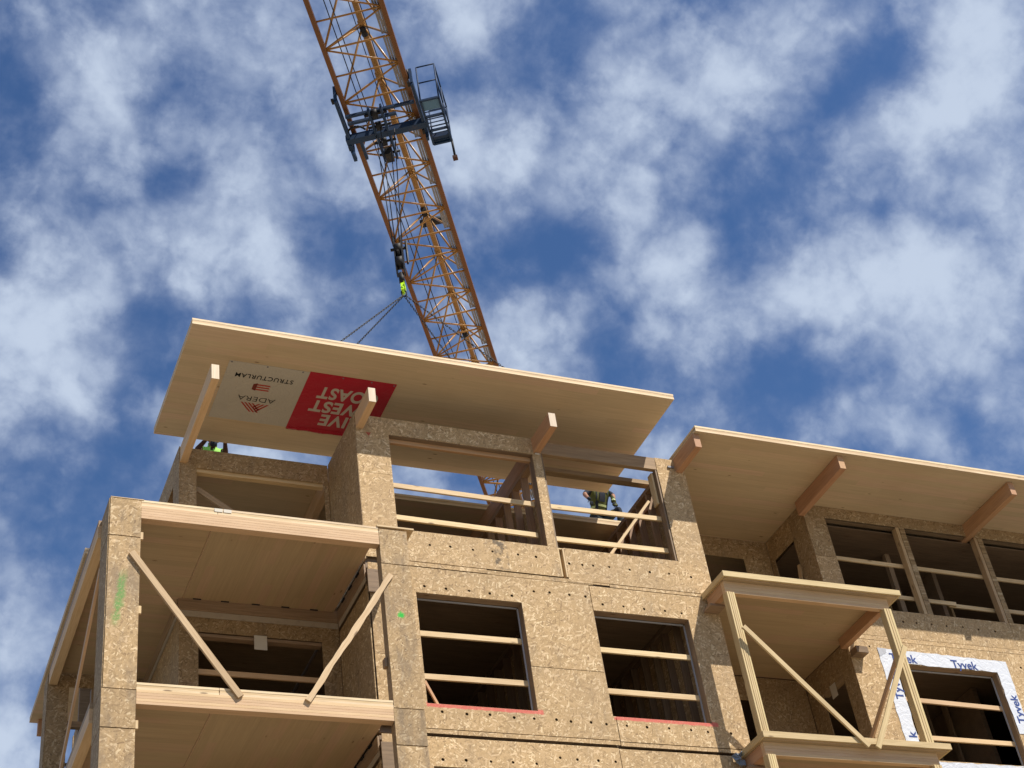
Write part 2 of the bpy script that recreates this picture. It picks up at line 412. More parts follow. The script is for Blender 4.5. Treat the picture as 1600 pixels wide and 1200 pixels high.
INK = paint("banner_black", (0.02, 0.02, 0.02), 0.6, 0.0, 0.0)
RUST = paint("emblem_red", (0.40, 0.05, 0.035), 0.6, 0.0, 0.0)
RUSTD = paint("emblem_brown", (0.17, 0.03, 0.02), 0.6, 0.0, 0.0)
WRAP = paint("housewrap_white", (0.60, 0.62, 0.66), 0.5, 0.0, 0.12, (0.42, 0.42, 0.45), 4.0, crease=0.4)
WRAPG = paint("housewrap_grey", (0.42, 0.43, 0.46), 0.55, 0.0, 0.2)
NAVY = paint("wrap_print", (0.03, 0.06, 0.22), 0.6, 0.0, 0.1)
PAPER = paint("paper", (0.58, 0.53, 0.44), 0.7, 0.0, 0.1)
SKIN = paint("skin", (0.30, 0.15, 0.09), 0.5, 0.0, 0.1)
MEMB = paint("membrane_paper", (0.40, 0.34, 0.26), 0.6, 0.0, 0.35)
HDR = wood("header_lumber", (0.25, 0.165, 0.085), (0.40, 0.275, 0.15))
HIVIS = paint("vest_green", (0.28, 0.62, 0.10), 0.7, 0.0, 0.1)
OLIVE = paint("vest_olive", (0.075, 0.085, 0.018), 0.7, 0.0, 0.25)
TAPE = paint("reflective_tape", (0.40, 0.45, 0.20), 0.4, 0.0, 0.1)
CLOTH = paint("dark_cloth", (0.014, 0.018, 0.028), 0.8, 0.0, 0.2)
TROU = paint("trouser_cloth", (0.02, 0.03, 0.035), 0.85, 0.0, 0.2)
BROWNC = paint("brown_sleeve", (0.07, 0.035, 0.025), 0.85, 0.0, 0.2)
HAT = paint("hard_hat_white", (0.75, 0.75, 0.72), 0.3, 0.0, 0.1)
BOOT = paint("boot_leather", (0.05, 0.03, 0.02), 0.6, 0.0, 0.2)
def ground_mat():
    mt, nt, b = new_mat("site_gravel", 0.9)
    q = NT(nt)
    tc = q.n("ShaderNodeTexCoord")
    a = q.noise(tc.outputs["Object"], 0.15, 6, 0.6); c = q.noise(tc.outputs["Object"], 9.0, 5, 0.7)
    col = q.ramp(q.math("ADD", q.math("MULTIPLY", a, 0.5), q.math("MULTIPLY", c, 0.5)), [(0.3, (0.145, 0.125, 0.095)), (0.7, (0.28, 0.25, 0.205))])
    q.l(col, b.inputs["Base Color"]); q.bump(c, b, 0.5, 0.03)
    return mt

# ------------------------------------------------------------------ building helpers
def WL(o):
    return Vector(o.get("_w", (0, 0, 0))) if False else WLOC.get(o.name, Vector((0, 0, 0)))
WLOC = {}
def link(o, parent=None, wloc=None, rot=None):
    COL.objects.link(o)
    wloc = Vector(wloc) if wloc is not None else Vector((0, 0, 0))
    WLOC[o.name] = wloc
    if parent is not None:
        o.parent = parent
        o.location = wloc - WLOC[parent.name]
    else:
        o.location = wloc
    if rot is not None: o.rotation_euler = rot
    return o
def tag(o, label, cat, group=None):
    o["label"] = label; o["category"] = cat
    if group: o["group"] = group
    return o
def thing(name, loc, label, cat, group=None):
    o = bpy.data.objects.new(name, None)
    o.empty_display_size = 0.3
    link(o, None, loc)
    return tag(o, label, cat, group)
def group_part(name, parent):
    o = bpy.data.objects.new(name, None); o.empty_display_size = 0.2
    return link(o, parent, WLOC[parent.name])
def mesh_of(name, verts, faces, mat):
    me = bpy.data.meshes.new(name)
    me.from_pydata(verts, [], faces)
    if isinstance(mat, (list, tuple)):
        for x in mat: me.materials.append(x)
    else: me.materials.append(mat)
    me.update()
    return me
BOXF = [(0, 3, 2, 1), (4, 5, 6, 7), (0, 1, 5, 4), (1, 2, 6, 5), (2, 3, 7, 6), (3, 0, 4, 7)]
def boxv(x0, x1, y0, y1, z0, z1):
    return [(x0, y0, z0), (x1, y0, z0), (x1, y1, z0), (x0, y1, z0), (x0, y0, z1), (x1, y0, z1), (x1, y1, z1), (x0, y1, z1)]
def chamfer_box(L, a, b_, c=0.004):
    """box centred on origin with its long edges eased"""
    bm = bmesh.new()
    vs = [bm.verts.new(v) for v in boxv(-L / 2, L / 2, -a / 2, a / 2, -b_ / 2, b_ / 2)]
    for f in BOXF: bm.faces.new([vs[i] for i in f])
    if c > 0:
        bmesh.ops.bevel(bm, geom=[e for e in bm.edges], offset=min(c, a * 0.2, b_ * 0.2), segments=1, affect="EDGES")
    bm.normal_update()
    return bm
CACHE = {}
def cbox_mesh(name, L, a, b_, mat, c=0.004):
    key = (name, round(L, 3), round(a, 3), round(b_, 3), mat.name)
    if key in CACHE: return CACHE[key]
    bm = chamfer_box(L, a, b_, c)
    me = bpy.data.meshes.new(name); bm.to_mesh(me); bm.free(); me.materials.append(mat)
    CACHE[key] = me
    return me
def timber(name, p0, p1, w, t, mat, parent=None, up=(0, 0, 1), c=0.004):
    """a stick from p0 to p1; t across, w measured along 'up'"""
    p0 = Vector(p0); p1 = Vector(p1)
    d = p1 - p0; L = d.length; x = d.normalized()
    u = Vector(up); y = u.cross(x)
    if y.length < 1e-4: y = Vector((0, 1, 0)).cross(x)
    y.normalize(); z = x.cross(y).normalized()
    o = bpy.data.objects.new(name, cbox_mesh(name, L, t, w, mat, c))
    rot = Matrix((x, y, z)).transposed().to_euler()
    return link(o, parent, (p0 + p1) / 2, rot)
def box(name, b6, mat, parent=None, axis=None, c=0.003):
    """axis aligned block whose grain follows its longest side"""
    x0, x1, y0, y1, z0, z1 = b6
    dx, dy, dz = x1 - x0, y1 - y0, z1 - z0
    cx, cy, cz = (x0 + x1) / 2, (y0 + y1) / 2, (z0 + z1) / 2
    if axis is None: axis = "XYZ"[max(range(3), key=lambda i: (dx, dy, dz)[i])]
    if axis == "X": return timber(name, (x0, cy, cz), (x1, cy, cz), dz, dy, mat, parent, (0, 0, 1), c)
    if axis == "Y": return timber(name, (cx, y0, cz), (cx, y1, cz), dz, dx, mat, parent, (0, 0, 1), c)
    return timber(name, (cx, cy, z0), (cx, cy, z1), dy, dx, mat, parent, (0, 1, 0), c)
def slab(name, b6, mat, parent=None):
    """block with world-aligned texture (sheet goods)"""
    o = bpy.data.objects.new(name, mesh_of(name, boxv(*b6), BOXF, mat))
    return link(o, parent, (0, 0, 0))
def circ(cx, cz, r, n=10):
    return [(cx + r * math.cos(2 * math.pi * i / n), cz + r * math.sin(2 * math.pi * i / n)) for i in range(n)]
def rect(x0, x1, z0, z1):
    return [(x0, z0), (x1, z0), (x1, z1), (x0, z1)]
def curve_mesh(loops, th):
    cu = bpy.data.curves.new("outline", "CURVE")
    cu.dimensions = "2D"; cu.fill_mode = "BOTH"; cu.extrude = th / 2
    for lp in loops:
        sp = cu.splines.new("POLY"); sp.points.add(len(lp) - 1)
        for i, (a, c) in enumerate(lp): sp.points[i].co = (a, c, 0, 1)
        sp.use_cyclic_u = True
    ob = bpy.data.objects.new("outline", cu)
    COL.objects.link(ob)
    dg = bpy.context.evaluated_depsgraph_get()
    me = bpy.data.meshes.new_from_object(ob.evaluated_get(dg))
    bpy.data.objects.remove(ob); bpy.data.curves.remove(cu)
    return me
def sheet(name, loops, y, th, mat, parent, holes=()):
    """flat board in the XZ plane with its face at y, holes drilled right through"""
    me = curve_mesh(list(loops) + [circ(a, c, 0.023 + random.uniform(-0.002, 0.003)) for a, c in holes], th)
    me.transform(Matrix(((1, 0, 0, 0), (0, 0, 1, y + th / 2), (0, 1, 0, 0), (0, 0, 0, 1))))
    me.flip_normals()
    me.name = name; me.materials.clear(); me.materials.append(mat)
    o = bpy.data.objects.new(name, me)
    return link(o, parent, (0, 0, 0))
def tube_bm(bm, p0, p1, r, n=6, square=False):
    p0 = Vector(p0); p1 = Vector(p1); d = (p1 - p0).normalized()
    u = d.orthogonal().normalized() if abs(d.z) > 0.95 else Vector((0, 0, 1)).cross(d).normalized()
    v = d.cross(u)
    if square: n = 4
    ph = math.pi / 4 if square else 0
    rr = r * (1.414 if square else 1)
    A = [bm.verts.new(p0 + rr * (math.cos(ph + 2 * math.pi * i / n) * u + math.sin(ph + 2 * math.pi * i / n) * v)) for i in range(n)]
    B = [bm.verts.new(p1 + rr * (math.cos(ph + 2 * math.pi * i / n) * u + math.sin(ph + 2 * math.pi * i / n) * v)) for i in range(n)]
    for i in range(n):
        f = bm.faces.new((A[i], A[(i + 1) % n], B[(i + 1) % n], B[i]))
        f.smooth = not square
    bm.faces.new(A[::-1]); bm.faces.new(B)
def bm_box(bm, b6, mat=None):
    vs = [bm.verts.new(mat @ Vector(v) if mat else v) for v in boxv(*b6)]
    for f in BOXF: bm.faces.new([vs[i] for i in f])
def bm_obj(name, bm, mat, parent=None, wloc=(0, 0, 0)):
    bmesh.ops.recalc_face_normals(bm, faces=bm.faces)
    me = bpy.data.meshes.new(name); bm.to_mesh(me); bm.free()
    for x in (mat if isinstance(mat, (list, tuple)) else [mat]): me.materials.append(x)
    o = bpy.data.objects.new(name, me)
    return link(o, parent, wloc)
def tube(name, p0, p1, r, mat, parent=None, n=6, square=False):
    bm = bmesh.new(); tube_bm(bm, p0, p1, r, n, square)
    return bm_obj(name, bm, mat, parent)
def text_obj(name, body, mat, parent, M, size, bold=0.0, sx=1.0, align="CENTER", shear=0.0, space=1.0, th=0.0015, fit=None):
    cu = bpy.data.curves.new(name, "FONT")
    cu.body = body; cu.size = size; cu.offset = bold; cu.extrude = th; cu.shear = shear
    cu.align_x = align; cu.align_y = "CENTER"; cu.space_character = space
    ob = bpy.data.objects.new(name, cu); COL.objects.link(ob)
    dg = bpy.context.evaluated_depsgraph_get()
    me = bpy.data.meshes.new_from_object(ob.evaluated_get(dg))
    bpy.data.objects.remove(ob); bpy.data.curves.remove(cu)
    if fit:
        xs = [v.co.x for v in me.vertices]
        sx = fit / (max(xs) - min(xs))
    me.transform(M @ Matrix.Diagonal((sx, 1, 1, 1)))
    me.materials.clear(); me.materials.append(mat); me.name = name
    o = bpy.data.objects.new(name, me)
    return link(o, parent, (0, 0, 0))
def layered_panel(parent, b6, face, n=3, under="X", name="lamella_layer", edge=(None, None, None)):
    """cross-laminated panel: stacked layers, bottom layer shows its boards below"""
    x0, x1, y0, y1, z0, z1 = b6
    h = (z1 - z0) / n
    for k in range(n):
        e = 0.0015 * ((k % 2) * 2)
        bb = (x0 + e, x1 - e, y0 + e, y1 - e, z0 + k * h + (0.0007 if k else 0), z0 + (k + 1) * h - 0.0007)
        o = bpy.data.objects.new(name, mesh_of(name, boxv(*bb), BOXF, [face, CEDGE if k != 1 else CEDGE2]))
        for p in o.data.polygons:
            p.material_index = 0 if abs(p.normal.z) > 0.5 else 1
        link(o, parent, (0, 0, 0))
# ================================================================== ground
gm = bpy.data.meshes.new("ground")
gm.from_pydata([(-3000, -3000, -1.6), (3000, -3000, -1.6), (3000, 3000, -1.6), (-3000, 3000, -1.6)], [], [(0, 1, 2, 3)])
gm.materials.append(ground_mat())
ground = bpy.data.objects.new("ground", gm); COL.objects.link(ground); ground["kind"] = "structure"

# ================================================================== apartment building
F6, F5, PITCH = 13.05, 10.14, 2.91
ROOF = 15.93
B = thing("apartment_building", (7.0, 0, -1.6), "unfinished timber apartment block sheathed in raw strand board, openings still without glass", "building")
def hrow(xs, z): return [(x, z + random.uniform(-0.012, 0.012)) for x in xs]
H_SILL_L = [7.68, 8.09, 8.44, 8.83, 9.17, 9.62, 9.94]
H_SILL_R = [10.53, 10.77, 10.97, 11.27, 11.65, 12.03, 12.40, 12.82]
H_HEAD_L = [7.92, 8.28, 8.67, 9.02, 9.40]
H_HEAD_M = [9.80, 10.08, 10.43, 10.72]
H_HEAD_R = [11.01, 11.39, 11.77, 12.16, 12.47]
H_SILL5_L = [7.99, 8.38, 8.75, 9.14, 9.47, 9.84, 10.08, 10.42, 10.68]
H_SILL5_R = [11.03, 11.38, 11.77, 12.16, 12.46, 12.88]
TH = 0.012
# top storey
sheet("wall_sheet", [[(7.0, 14.753), (7.57, 14.753), (7.57, 15.59), (10.19, 15.59), (10.19, 14.753), (10.352, 14.753), (10.352, 15.93), (7.0, 15.93)]], 0, TH, OSB, B)
sheet("wall_sheet", [[(7.0, 13.112), (10.352, 13.112), (10.352, 13.40), (10.352, 13.69), (10.352, 14.747), (10.19, 14.747), (10.19, 13.69), (7.57, 13.69), (7.57, 14.747), (7.0, 14.747)]], 0, TH, OSB, B, hrow(H_SILL_L, 13.46))
sheet("wall_sheet", [[(10.476, 13.076), (13.2, 13.076), (13.2, 15.90), (12.64, 15.90), (12.64, 13.69), (10.476, 13.69)]], 0.001, TH, OSB, B, hrow(H_SILL_R, 13.40))
sheet("rim_strip", [rect(7.37, 9.02, 13.022, 13.096)], -0.002, TH, OSB, B)
sheet("rim_strip", [rect(9.026, 10.9, 13.012, 13.086)], -0.001, TH, OSB, B)
sheet("rim_strip", [rect(10.445, 11.2, 13.030, 13.062)], -0.006, TH, OSB, B)
sheet("rim_strip", [rect(11.21, 13.2, 13.006, 13.060)], -0.003, TH, OSB, B)
box("slot_frame", (10.354, 10.385, 0.002, 0.12, 13.12, 13.68), PINE, B)
box("slot_frame", (10.445, 10.474, 0.002, 0.12, 13.12, 13.68), PINE, B)
box("slot_backing", (10.386, 10.444, 0.11, 0.14, 13.1, 13.68), OLDD, B)
# fifth storey and the ones below
for lv in range(5):
    dz = -PITCH * lv
    up = [(7.02, 11.403), (7.77, 11.403), (7.77, 12.54), (9.555, 12.54), (9.555, 11.402), (10.812, 11.402), (10.812, 13.004), (7.02, 13.004)]
    lo = [(7.02, 10.228), (10.862, 10.228), (10.862, 10.62), (10.82, 10.62), (10.812, 11.392), (9.555, 11.392), (9.555, 10.63), (7.77, 10.63), (7.77, 11.397), (7.02, 11.397)]
    rt = [(10.824, 12.53), (12.575, 12.53), (12.575, 10.63), (10.874, 10.63), (10.874, 10.212), (13.2, 10.212), (13.2, 12.994), (10.824, 12.994)]
    sh = lambda pl: [(a, c + dz) for a, c in pl]
    hol = lambda xs, z: hrow(xs, z + dz) if lv < 2 else []
    top = up if lv == 0 else [(a, (c if c < 12.9 else 13.045 - 0.005)) for a, c in up]
    sheet("wall_sheet", [sh(up)], 0, TH, OSB, B, hol(H_HEAD_L, 12.66) + hol(H_HEAD_M, 12.78))
    sheet("wall_sheet", [sh(lo)], 0.001, TH, OSB, B, hol(H_SILL5_L, 10.50))
    sheet("wall_sheet", [sh(rt)], 0, TH, OSB, B, hol(H_HEAD_R, 12.65) + hol(H_SILL5_R, 10.48))
    sheet("rim_strip", [rect(7.37, 10.858, 10.146 + dz, 10.214 + dz)], -0.002, TH, OSB, B)
    sheet("rim_strip", [rect(10.872, 13.2, 10.136 + dz, 10.198 + dz)], 0, TH, OSB, B)
# framing right behind the sheets (dark inside the holes) and window linings
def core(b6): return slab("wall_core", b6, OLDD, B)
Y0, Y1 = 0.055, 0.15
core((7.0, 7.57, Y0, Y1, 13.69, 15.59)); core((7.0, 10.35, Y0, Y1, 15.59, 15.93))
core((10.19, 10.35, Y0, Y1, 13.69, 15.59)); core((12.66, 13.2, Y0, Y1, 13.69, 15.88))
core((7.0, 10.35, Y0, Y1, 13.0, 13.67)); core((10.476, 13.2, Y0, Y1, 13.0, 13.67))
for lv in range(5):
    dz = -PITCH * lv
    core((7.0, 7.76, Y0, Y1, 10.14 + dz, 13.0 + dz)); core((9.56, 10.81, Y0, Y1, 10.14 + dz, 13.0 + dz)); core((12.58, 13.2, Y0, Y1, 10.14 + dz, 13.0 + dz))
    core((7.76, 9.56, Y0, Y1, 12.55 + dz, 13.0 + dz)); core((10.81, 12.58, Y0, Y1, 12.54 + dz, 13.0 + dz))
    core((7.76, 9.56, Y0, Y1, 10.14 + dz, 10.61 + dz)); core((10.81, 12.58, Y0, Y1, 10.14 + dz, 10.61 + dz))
def lining(x0, x1, z0, z1, y0=0.013, y1=0.15, mat=None, strip=True):
    mat = mat or OLD
    box("jamb", (x0 - 0.012, x0 + 0.006, y0, y1, z0, z1), mat, B)
    box("jamb", (x1 - 0.006, x1 + 0.012, y0, y1, z0, z1), mat, B)
    box("head_lining", (x0, x1, y0, y1, z1 - 0.006, z1 + 0.014), mat, B)
    box("sill_plate", (x0, x1, y0, y1, z0 - 0.03, z0 + 0.004), PINE, B)
    if strip:
        slab("flashing_strip", (x1 - 0.022, x1 - 0.008, y1, y1 + 0.03, z0, z1 - 0.03), WRAPG, B)
        slab("flashing_strip", (x0, x1 - 0.03, y1, y1 + 0.03, z1 - 0.03, z1 - 0.016), WRAPG, B)
for lv in range(5):
    dz = -PITCH * lv
    lining(7.77, 9.555, 10.635 + dz, 12.54 + dz); lining(10.821, 12.575, 10.635 + dz, 12.53 + dz)
lining(7.57, 10.19, 13.69, 15.585, strip=False, mat=OLDD)
# exposed framing of the right top opening
box("header_beam", (10.352, 12.64, 0.012, 0.10, 15.64, 15.90), HDR, B)
box("head_plate", (10.36, 12.82, 0.55, 0.69, 15.71, 15.80), HDR, B)
box("jamb_stud", (10.352, 10.39, 0.02, 0.16, 13.69, 15.64), OLDD, B)
box("jamb_stud", (12.60, 12.638, 0.02, 0.16, 13.69, 15.64), OLDD, B)
box("jamb_stud", (12.555, 12.593, 0.10, 0.24, 14.95, 15.62), PINE, B)
box("sill_plate", (10.36, 12.63, 0.014, 0.15, 13.665, 13.69), PINE, B)
box("header_lining", (7.57, 10.19, 0.10, 0.16, 15.50, 15.586), FIRD, B)
# floors
for k in range(6):
    zt = F6 - PITCH * k
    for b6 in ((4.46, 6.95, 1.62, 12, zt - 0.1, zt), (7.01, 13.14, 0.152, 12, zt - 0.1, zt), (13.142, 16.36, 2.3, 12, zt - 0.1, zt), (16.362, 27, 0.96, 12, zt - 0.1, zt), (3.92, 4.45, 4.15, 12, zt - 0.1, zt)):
        slab("floor_slab", b6, OLDD, B)  # dark tone paints the rooms' shade onto the slab undersides
# side walls, party walls, rear walls
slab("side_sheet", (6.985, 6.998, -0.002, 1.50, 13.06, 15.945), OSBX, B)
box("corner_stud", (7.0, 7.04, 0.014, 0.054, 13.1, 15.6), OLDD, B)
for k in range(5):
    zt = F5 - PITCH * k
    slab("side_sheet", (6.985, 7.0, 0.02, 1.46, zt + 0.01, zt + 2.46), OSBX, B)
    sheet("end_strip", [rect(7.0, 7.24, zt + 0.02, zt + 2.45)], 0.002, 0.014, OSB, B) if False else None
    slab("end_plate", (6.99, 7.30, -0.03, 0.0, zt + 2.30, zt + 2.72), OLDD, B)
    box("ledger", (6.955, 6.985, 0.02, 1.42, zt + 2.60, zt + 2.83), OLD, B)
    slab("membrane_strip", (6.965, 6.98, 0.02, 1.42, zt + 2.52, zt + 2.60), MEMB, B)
    # back wall of the corner balcony
    Yb = 1.47
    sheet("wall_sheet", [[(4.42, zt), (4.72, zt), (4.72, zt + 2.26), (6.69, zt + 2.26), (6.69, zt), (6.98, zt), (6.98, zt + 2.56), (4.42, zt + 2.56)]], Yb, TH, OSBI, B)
    box("ledger", (4.40, 6.955, Yb - 0.05, Yb - 0.005, zt + 2.61, zt + 2.83), OLD, B)
    slab("membrane_strip", (4.42, 6.965, Yb - 0.02, Yb - 0.004, zt + 2.51, zt + 2.61), MEMB, B)
    box("head_plate", (4.72, 6.69, Yb + 0.03, Yb + 0.15, zt + 2.20, zt + 2.255), OLD, B)
    for x in (4.62, 5.06, 5.55, 6.03, 6.5):
        box("hanger", (x, x + 0.13, Yb - 0.075, Yb - 0.052, zt + 2.79, zt + 2.825), STEEL, B)
    for y in (0.25, 0.62, 1.0):
        box("hanger", (6.93, 6.953, y, y + 0.12, zt + 2.79, zt + 2.825), STEEL, B)
    # wrap-round left wall of the corner room
    slab("side_sheet", (4.42, 4.433, Yb + 0.014, 4.0, zt, zt + 2.56), OSBX, B)
    box("ledger", (4.385, 4.418, Yb, 4.0, zt + 2.61, zt + 2.83), OLD, B)
    slab("membrane_strip", (4.40, 4.417, Yb, 4.0, zt + 2.52, zt + 2.61), MEMB, B)
# top floor corner room
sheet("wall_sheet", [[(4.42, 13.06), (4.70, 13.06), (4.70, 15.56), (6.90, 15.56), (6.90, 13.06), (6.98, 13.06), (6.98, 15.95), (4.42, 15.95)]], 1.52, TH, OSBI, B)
box("header_beam", (4.70, 6.90, 1.56, 1.66, 15.50, 15.60), PINE, B)
box("corner_post", (4.43, 4.47, 1.535, 1.66, 13.06, 15.6), OLD, B)
for b6 in ((4.405, 4.419, 1.50, 1.95, 13.06, 15.945), (4.405, 4.419, 1.952, 4.9, 15.42, 15.945), (4.405, 4.419, 4.25, 4.9, 13.06, 15.418)):
    slab("side_sheet", b6, OSBX, B)
box("sill_stud", (4.42, 4.50, 1.95, 1.99, 13.06, 15.42), OLDD, B)
def stud_wall(x0, x1, y0, y1, z0, z1, step=0.41, mat=OLDD, back=None):
    box("top_plate", (x0, x1, y0, y1, z1 - 0.04, z1), mat, B); box("top_plate", (x0, x1, y0, y1, z1 - 0.082, z1 - 0.042), mat, B)
    box("bottom_plate", (x0, x1, y0, y1, z0, z0 + 0.04), mat, B)
    y = y0 + 0.02
    while y < y1 - 0.03:
        box("stud", (x0 + 0.003, x1 - 0.003, y, y + 0.04, z0 + 0.04, z1 - 0.083), mat, B); y += step
    if back: slab("lining_board", (x1, x1 + 0.012, y0, y1, z0, back), OSBX, B)
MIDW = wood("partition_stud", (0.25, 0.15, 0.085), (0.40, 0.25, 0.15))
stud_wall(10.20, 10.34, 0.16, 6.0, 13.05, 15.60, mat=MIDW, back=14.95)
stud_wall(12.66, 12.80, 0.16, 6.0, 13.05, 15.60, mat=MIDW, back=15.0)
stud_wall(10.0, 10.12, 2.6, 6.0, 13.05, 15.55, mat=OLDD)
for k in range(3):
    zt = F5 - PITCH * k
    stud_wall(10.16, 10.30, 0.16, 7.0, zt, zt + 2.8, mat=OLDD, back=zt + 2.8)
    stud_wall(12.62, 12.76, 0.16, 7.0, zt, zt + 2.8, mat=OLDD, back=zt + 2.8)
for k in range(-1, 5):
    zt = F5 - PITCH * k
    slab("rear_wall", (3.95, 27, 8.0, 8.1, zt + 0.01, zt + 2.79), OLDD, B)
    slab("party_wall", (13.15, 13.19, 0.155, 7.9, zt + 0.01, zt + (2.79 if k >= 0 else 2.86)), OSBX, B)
    slab("party_wall", (19.95, 20.05, 2.0, 7.9, zt + 0.01, zt + 2.79), OLDD, B)
for k in range(5):
    zt = F5 - PITCH * k
    # return of the left side facade, further back
    sheet("wall_sheet", [[(2.87, zt), (3.20, zt), (3.20, zt + 2.58), (3.60, zt + 2.58), (3.60, zt), (4.40, zt), (4.40, zt + 2.83), (2.87, zt + 2.83)]], 4.05, TH, OSBI, B)
    slab("side_sheet", (2.855, 2.868, 4.05, 4.42, zt - 0.1, zt + 2.8), OSBX, B)
    slab("side_sheet", (3.90, 3.912, 4.5, 11.9, zt - 0.1, zt + 2.8), OSBX, B)
    slab("wall_core", (2.87, 3.19, 4.07, 4.42, zt, zt + 2.8), OLDD, B)
    box("jamb_stud", (3.56, 3.60, 4.07, 4.2, zt, zt + 2.6), OLD, B)
    box("blocking", (3.20, 3.60, 4.10, 4.2, zt + 1.9, zt + 2.0), OLD, B)
    box("head_plate", (3.20, 3.6, 4.1, 4.2, zt + 1.25, zt + 1.27), GALV, B)
for k in range(-1, 5):
    slab("end_wall", (26.9, 27, 1.0, 12, F5 - PITCH * k, F5 - PITCH * k + 2.8), OSBX, B)
slab("end_wall", (3.9, 4.4, 11.9, 12, -1.6, 12.9), OSBI, B)
slab("end_wall", (4.43, 27, 11.9, 12, -1.6, 15.9), OSBI, B)
slab("end_wall", (4.43, 4.47, 4.95, 11.8, 13.06, 15.9), OSBX, B)
# roof beams
for (x0, x1, y0, y1) in ((4.42, 4.545, -0.72, 6.0), (7.0, 7.125, -0.72, 6.0), (10.215, 10.345, -0.76, 6.0), (13.02, 13.15, -0.78, 6.0), (16.06, 16.19, -0.77, 0.775), (20.01, 20.14, -0.74, 6.0), (23.9, 24.03, -0.75, 6.0)):
    if x0 == 4.42: y0b = y0
    box("roof_beam", (x0, x1, y0, y1, 15.63, 15.926), FIRD if x0 > 7.5 else FIR, B)
    box("beam_end_block", (x0 + 0.002, x1 - 0.002, y0 - 0.004, y0 - 0.0005, 15.634, 15.922), ENDG if x0 < 11 else FIRD, B, axis="Z")
box("strap_plate", (10.24, 10.32, -0.02, -0.005, 15.585, 15.62), PAPER, B)
slab("lifting_bracket", (12.86, 12.98, -0.03, -0.003, 15.70, 15.735), GALV, B)
# roof panels already laid
RP = group_part("laid_roof_panel", B); layered_panel(RP, (13.05, 27.0, -0.86, 2.15, 15.93, 16.05), CLTX)
RP = group_part("laid_roof_panel", B); layered_panel(RP, (4.47, 13.03, 2.19, 4.93, 15.93, 16.05), CLTX)
RP = group_part("laid_roof_panel", B); layered_panel(RP, (3.46, 13.03, 4.95, 11.5, 15.93, 16.05), CLTX)
RP = group_part("laid_roof_panel", B); layered_panel(RP, (13.05, 27.0, 2.17, 12.0, 15.931, 16.05), CLTX)
box("eave_beam", (3.62, 3.75, 11.3, 11.45, 15.6, 15.925), FIRD, B)
box("eave_beam", (3.62, 4.45, 11.3, 11.42, 15.62, 15.92), FIRD, B, axis="X") if False else None

# right half of the facade, set back
YR = 0.78
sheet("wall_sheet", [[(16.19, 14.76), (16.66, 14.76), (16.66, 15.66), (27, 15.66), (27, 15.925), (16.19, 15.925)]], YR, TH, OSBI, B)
sheet("wall_sheet", [[(16.19, 13.10), (20.27, 13.10), (20.27, 13.69), (16.66, 13.69), (16.66, 14.752), (16.19, 14.752)]], YR, TH, OSB, B, hrow([17.73, 18.03, 18.38, 18.72, 19.10, 19.46, 19.85], 13.475))
sheet("wall_sheet", [rect(20.276, 27, 13.10, 13.69)], YR, TH, OSB, B, hrow([20.6, 21.0, 21.4, 21.8], 13.47))
sheet("rim_strip", [rect(16.3, 27, 13.005, 13.092)], YR - 0.002, TH, OSB, B)
sheet("wall_sheet", [[(16.30, 11.62), (17.22, 11.62), (17.22, 12.55), (19.52, 12.55), (19.52, 12.9), (19.523, 12.998), (16.30, 12.998)]], YR, TH, OSB, B, hrow([16.78], 12.86))
sheet("wall_sheet", [rect(19.53, 27, 10.15, 12.998)], YR + 0.001, TH, OSB, B, hrow([20.15, 20.5], 12.7))
sheet("wall_sheet", [[(16.30, 10.15), (19.525, 10.15), (19.525, 10.66), (17.22, 10.66), (17.22, 11.613), (16.30, 11.613)]], YR, TH, OSB, B)
for lv in range(1, 5):
    dz = -PITCH * lv
    sheet("wall_sheet", [rect(16.30, 27, 10.15 + dz, 13.03 + dz), rect(17.22, 19.52, 10.66 + dz, 12.55 + dz)], YR, TH, OSB, B)
for b6 in ((16.21, 16.66, 0.83, 0.93, 13.06, 15.92), (16.66, 27, 0.83, 0.93, 15.66, 15.92), (16.66, 27, 0.83, 0.93, 13.0, 13.67), (16.31, 17.21, 0.83, 0.93, 10.14, 13.0), (19.53, 27, 0.83, 0.93, 10.14, 13.0), (17.21, 19.53, 0.83, 0.93, 12.56, 13.0), (17.21, 19.53, 0.83, 0.93, 10.14, 10.64)):
    core(b6)
box("sill_plate", (16.67, 27, 0.80, 0.93, 13.66, 13.69), OLD, B)
for x in (18.30, 20.19, 22.1, 24.0):
    box("opening_post", (x, x + 0.075, 0.785, 0.92, 13.69, 15.66), WORN, B)
    box("opening_post", (x + 0.08, x + 0.20, 0.775, 0.80, 13.69, 15.66), OSBI, B)
    box("opening_post", (x + 0.08, x + 0.20, 0.803, 0.92, 13.69, 15.66), WORN, B)
lining(17.22, 19.52, 10.665, 12.55, 0.793, 0.93, OLD)
for b6 in ((16.192, 16.204, 0.793, 1.30, 13.06, 15.92), (16.192, 16.204, 1.302, 2.16, 15.42, 15.92), (16.192, 16.204, 2.02, 2.16, 13.06, 15.418)):
    slab("side_sheet", b6, OSBX, B)
timber("cripple_brace", (16.26, 1.75, 13.3), (16.26, 1.42, 14.95), 0.09, 0.04, PINE, B, (0, 1, 0))
sheet("wall_sheet", [[(13.2, 13.06), (13.6, 13.06), (13.6, 15.48), (15.58, 15.48), (15.58, 13.06), (16.19, 13.06), (16.19, 15.925), (13.2, 15.925)]], 2.17, TH, OSBI, B)
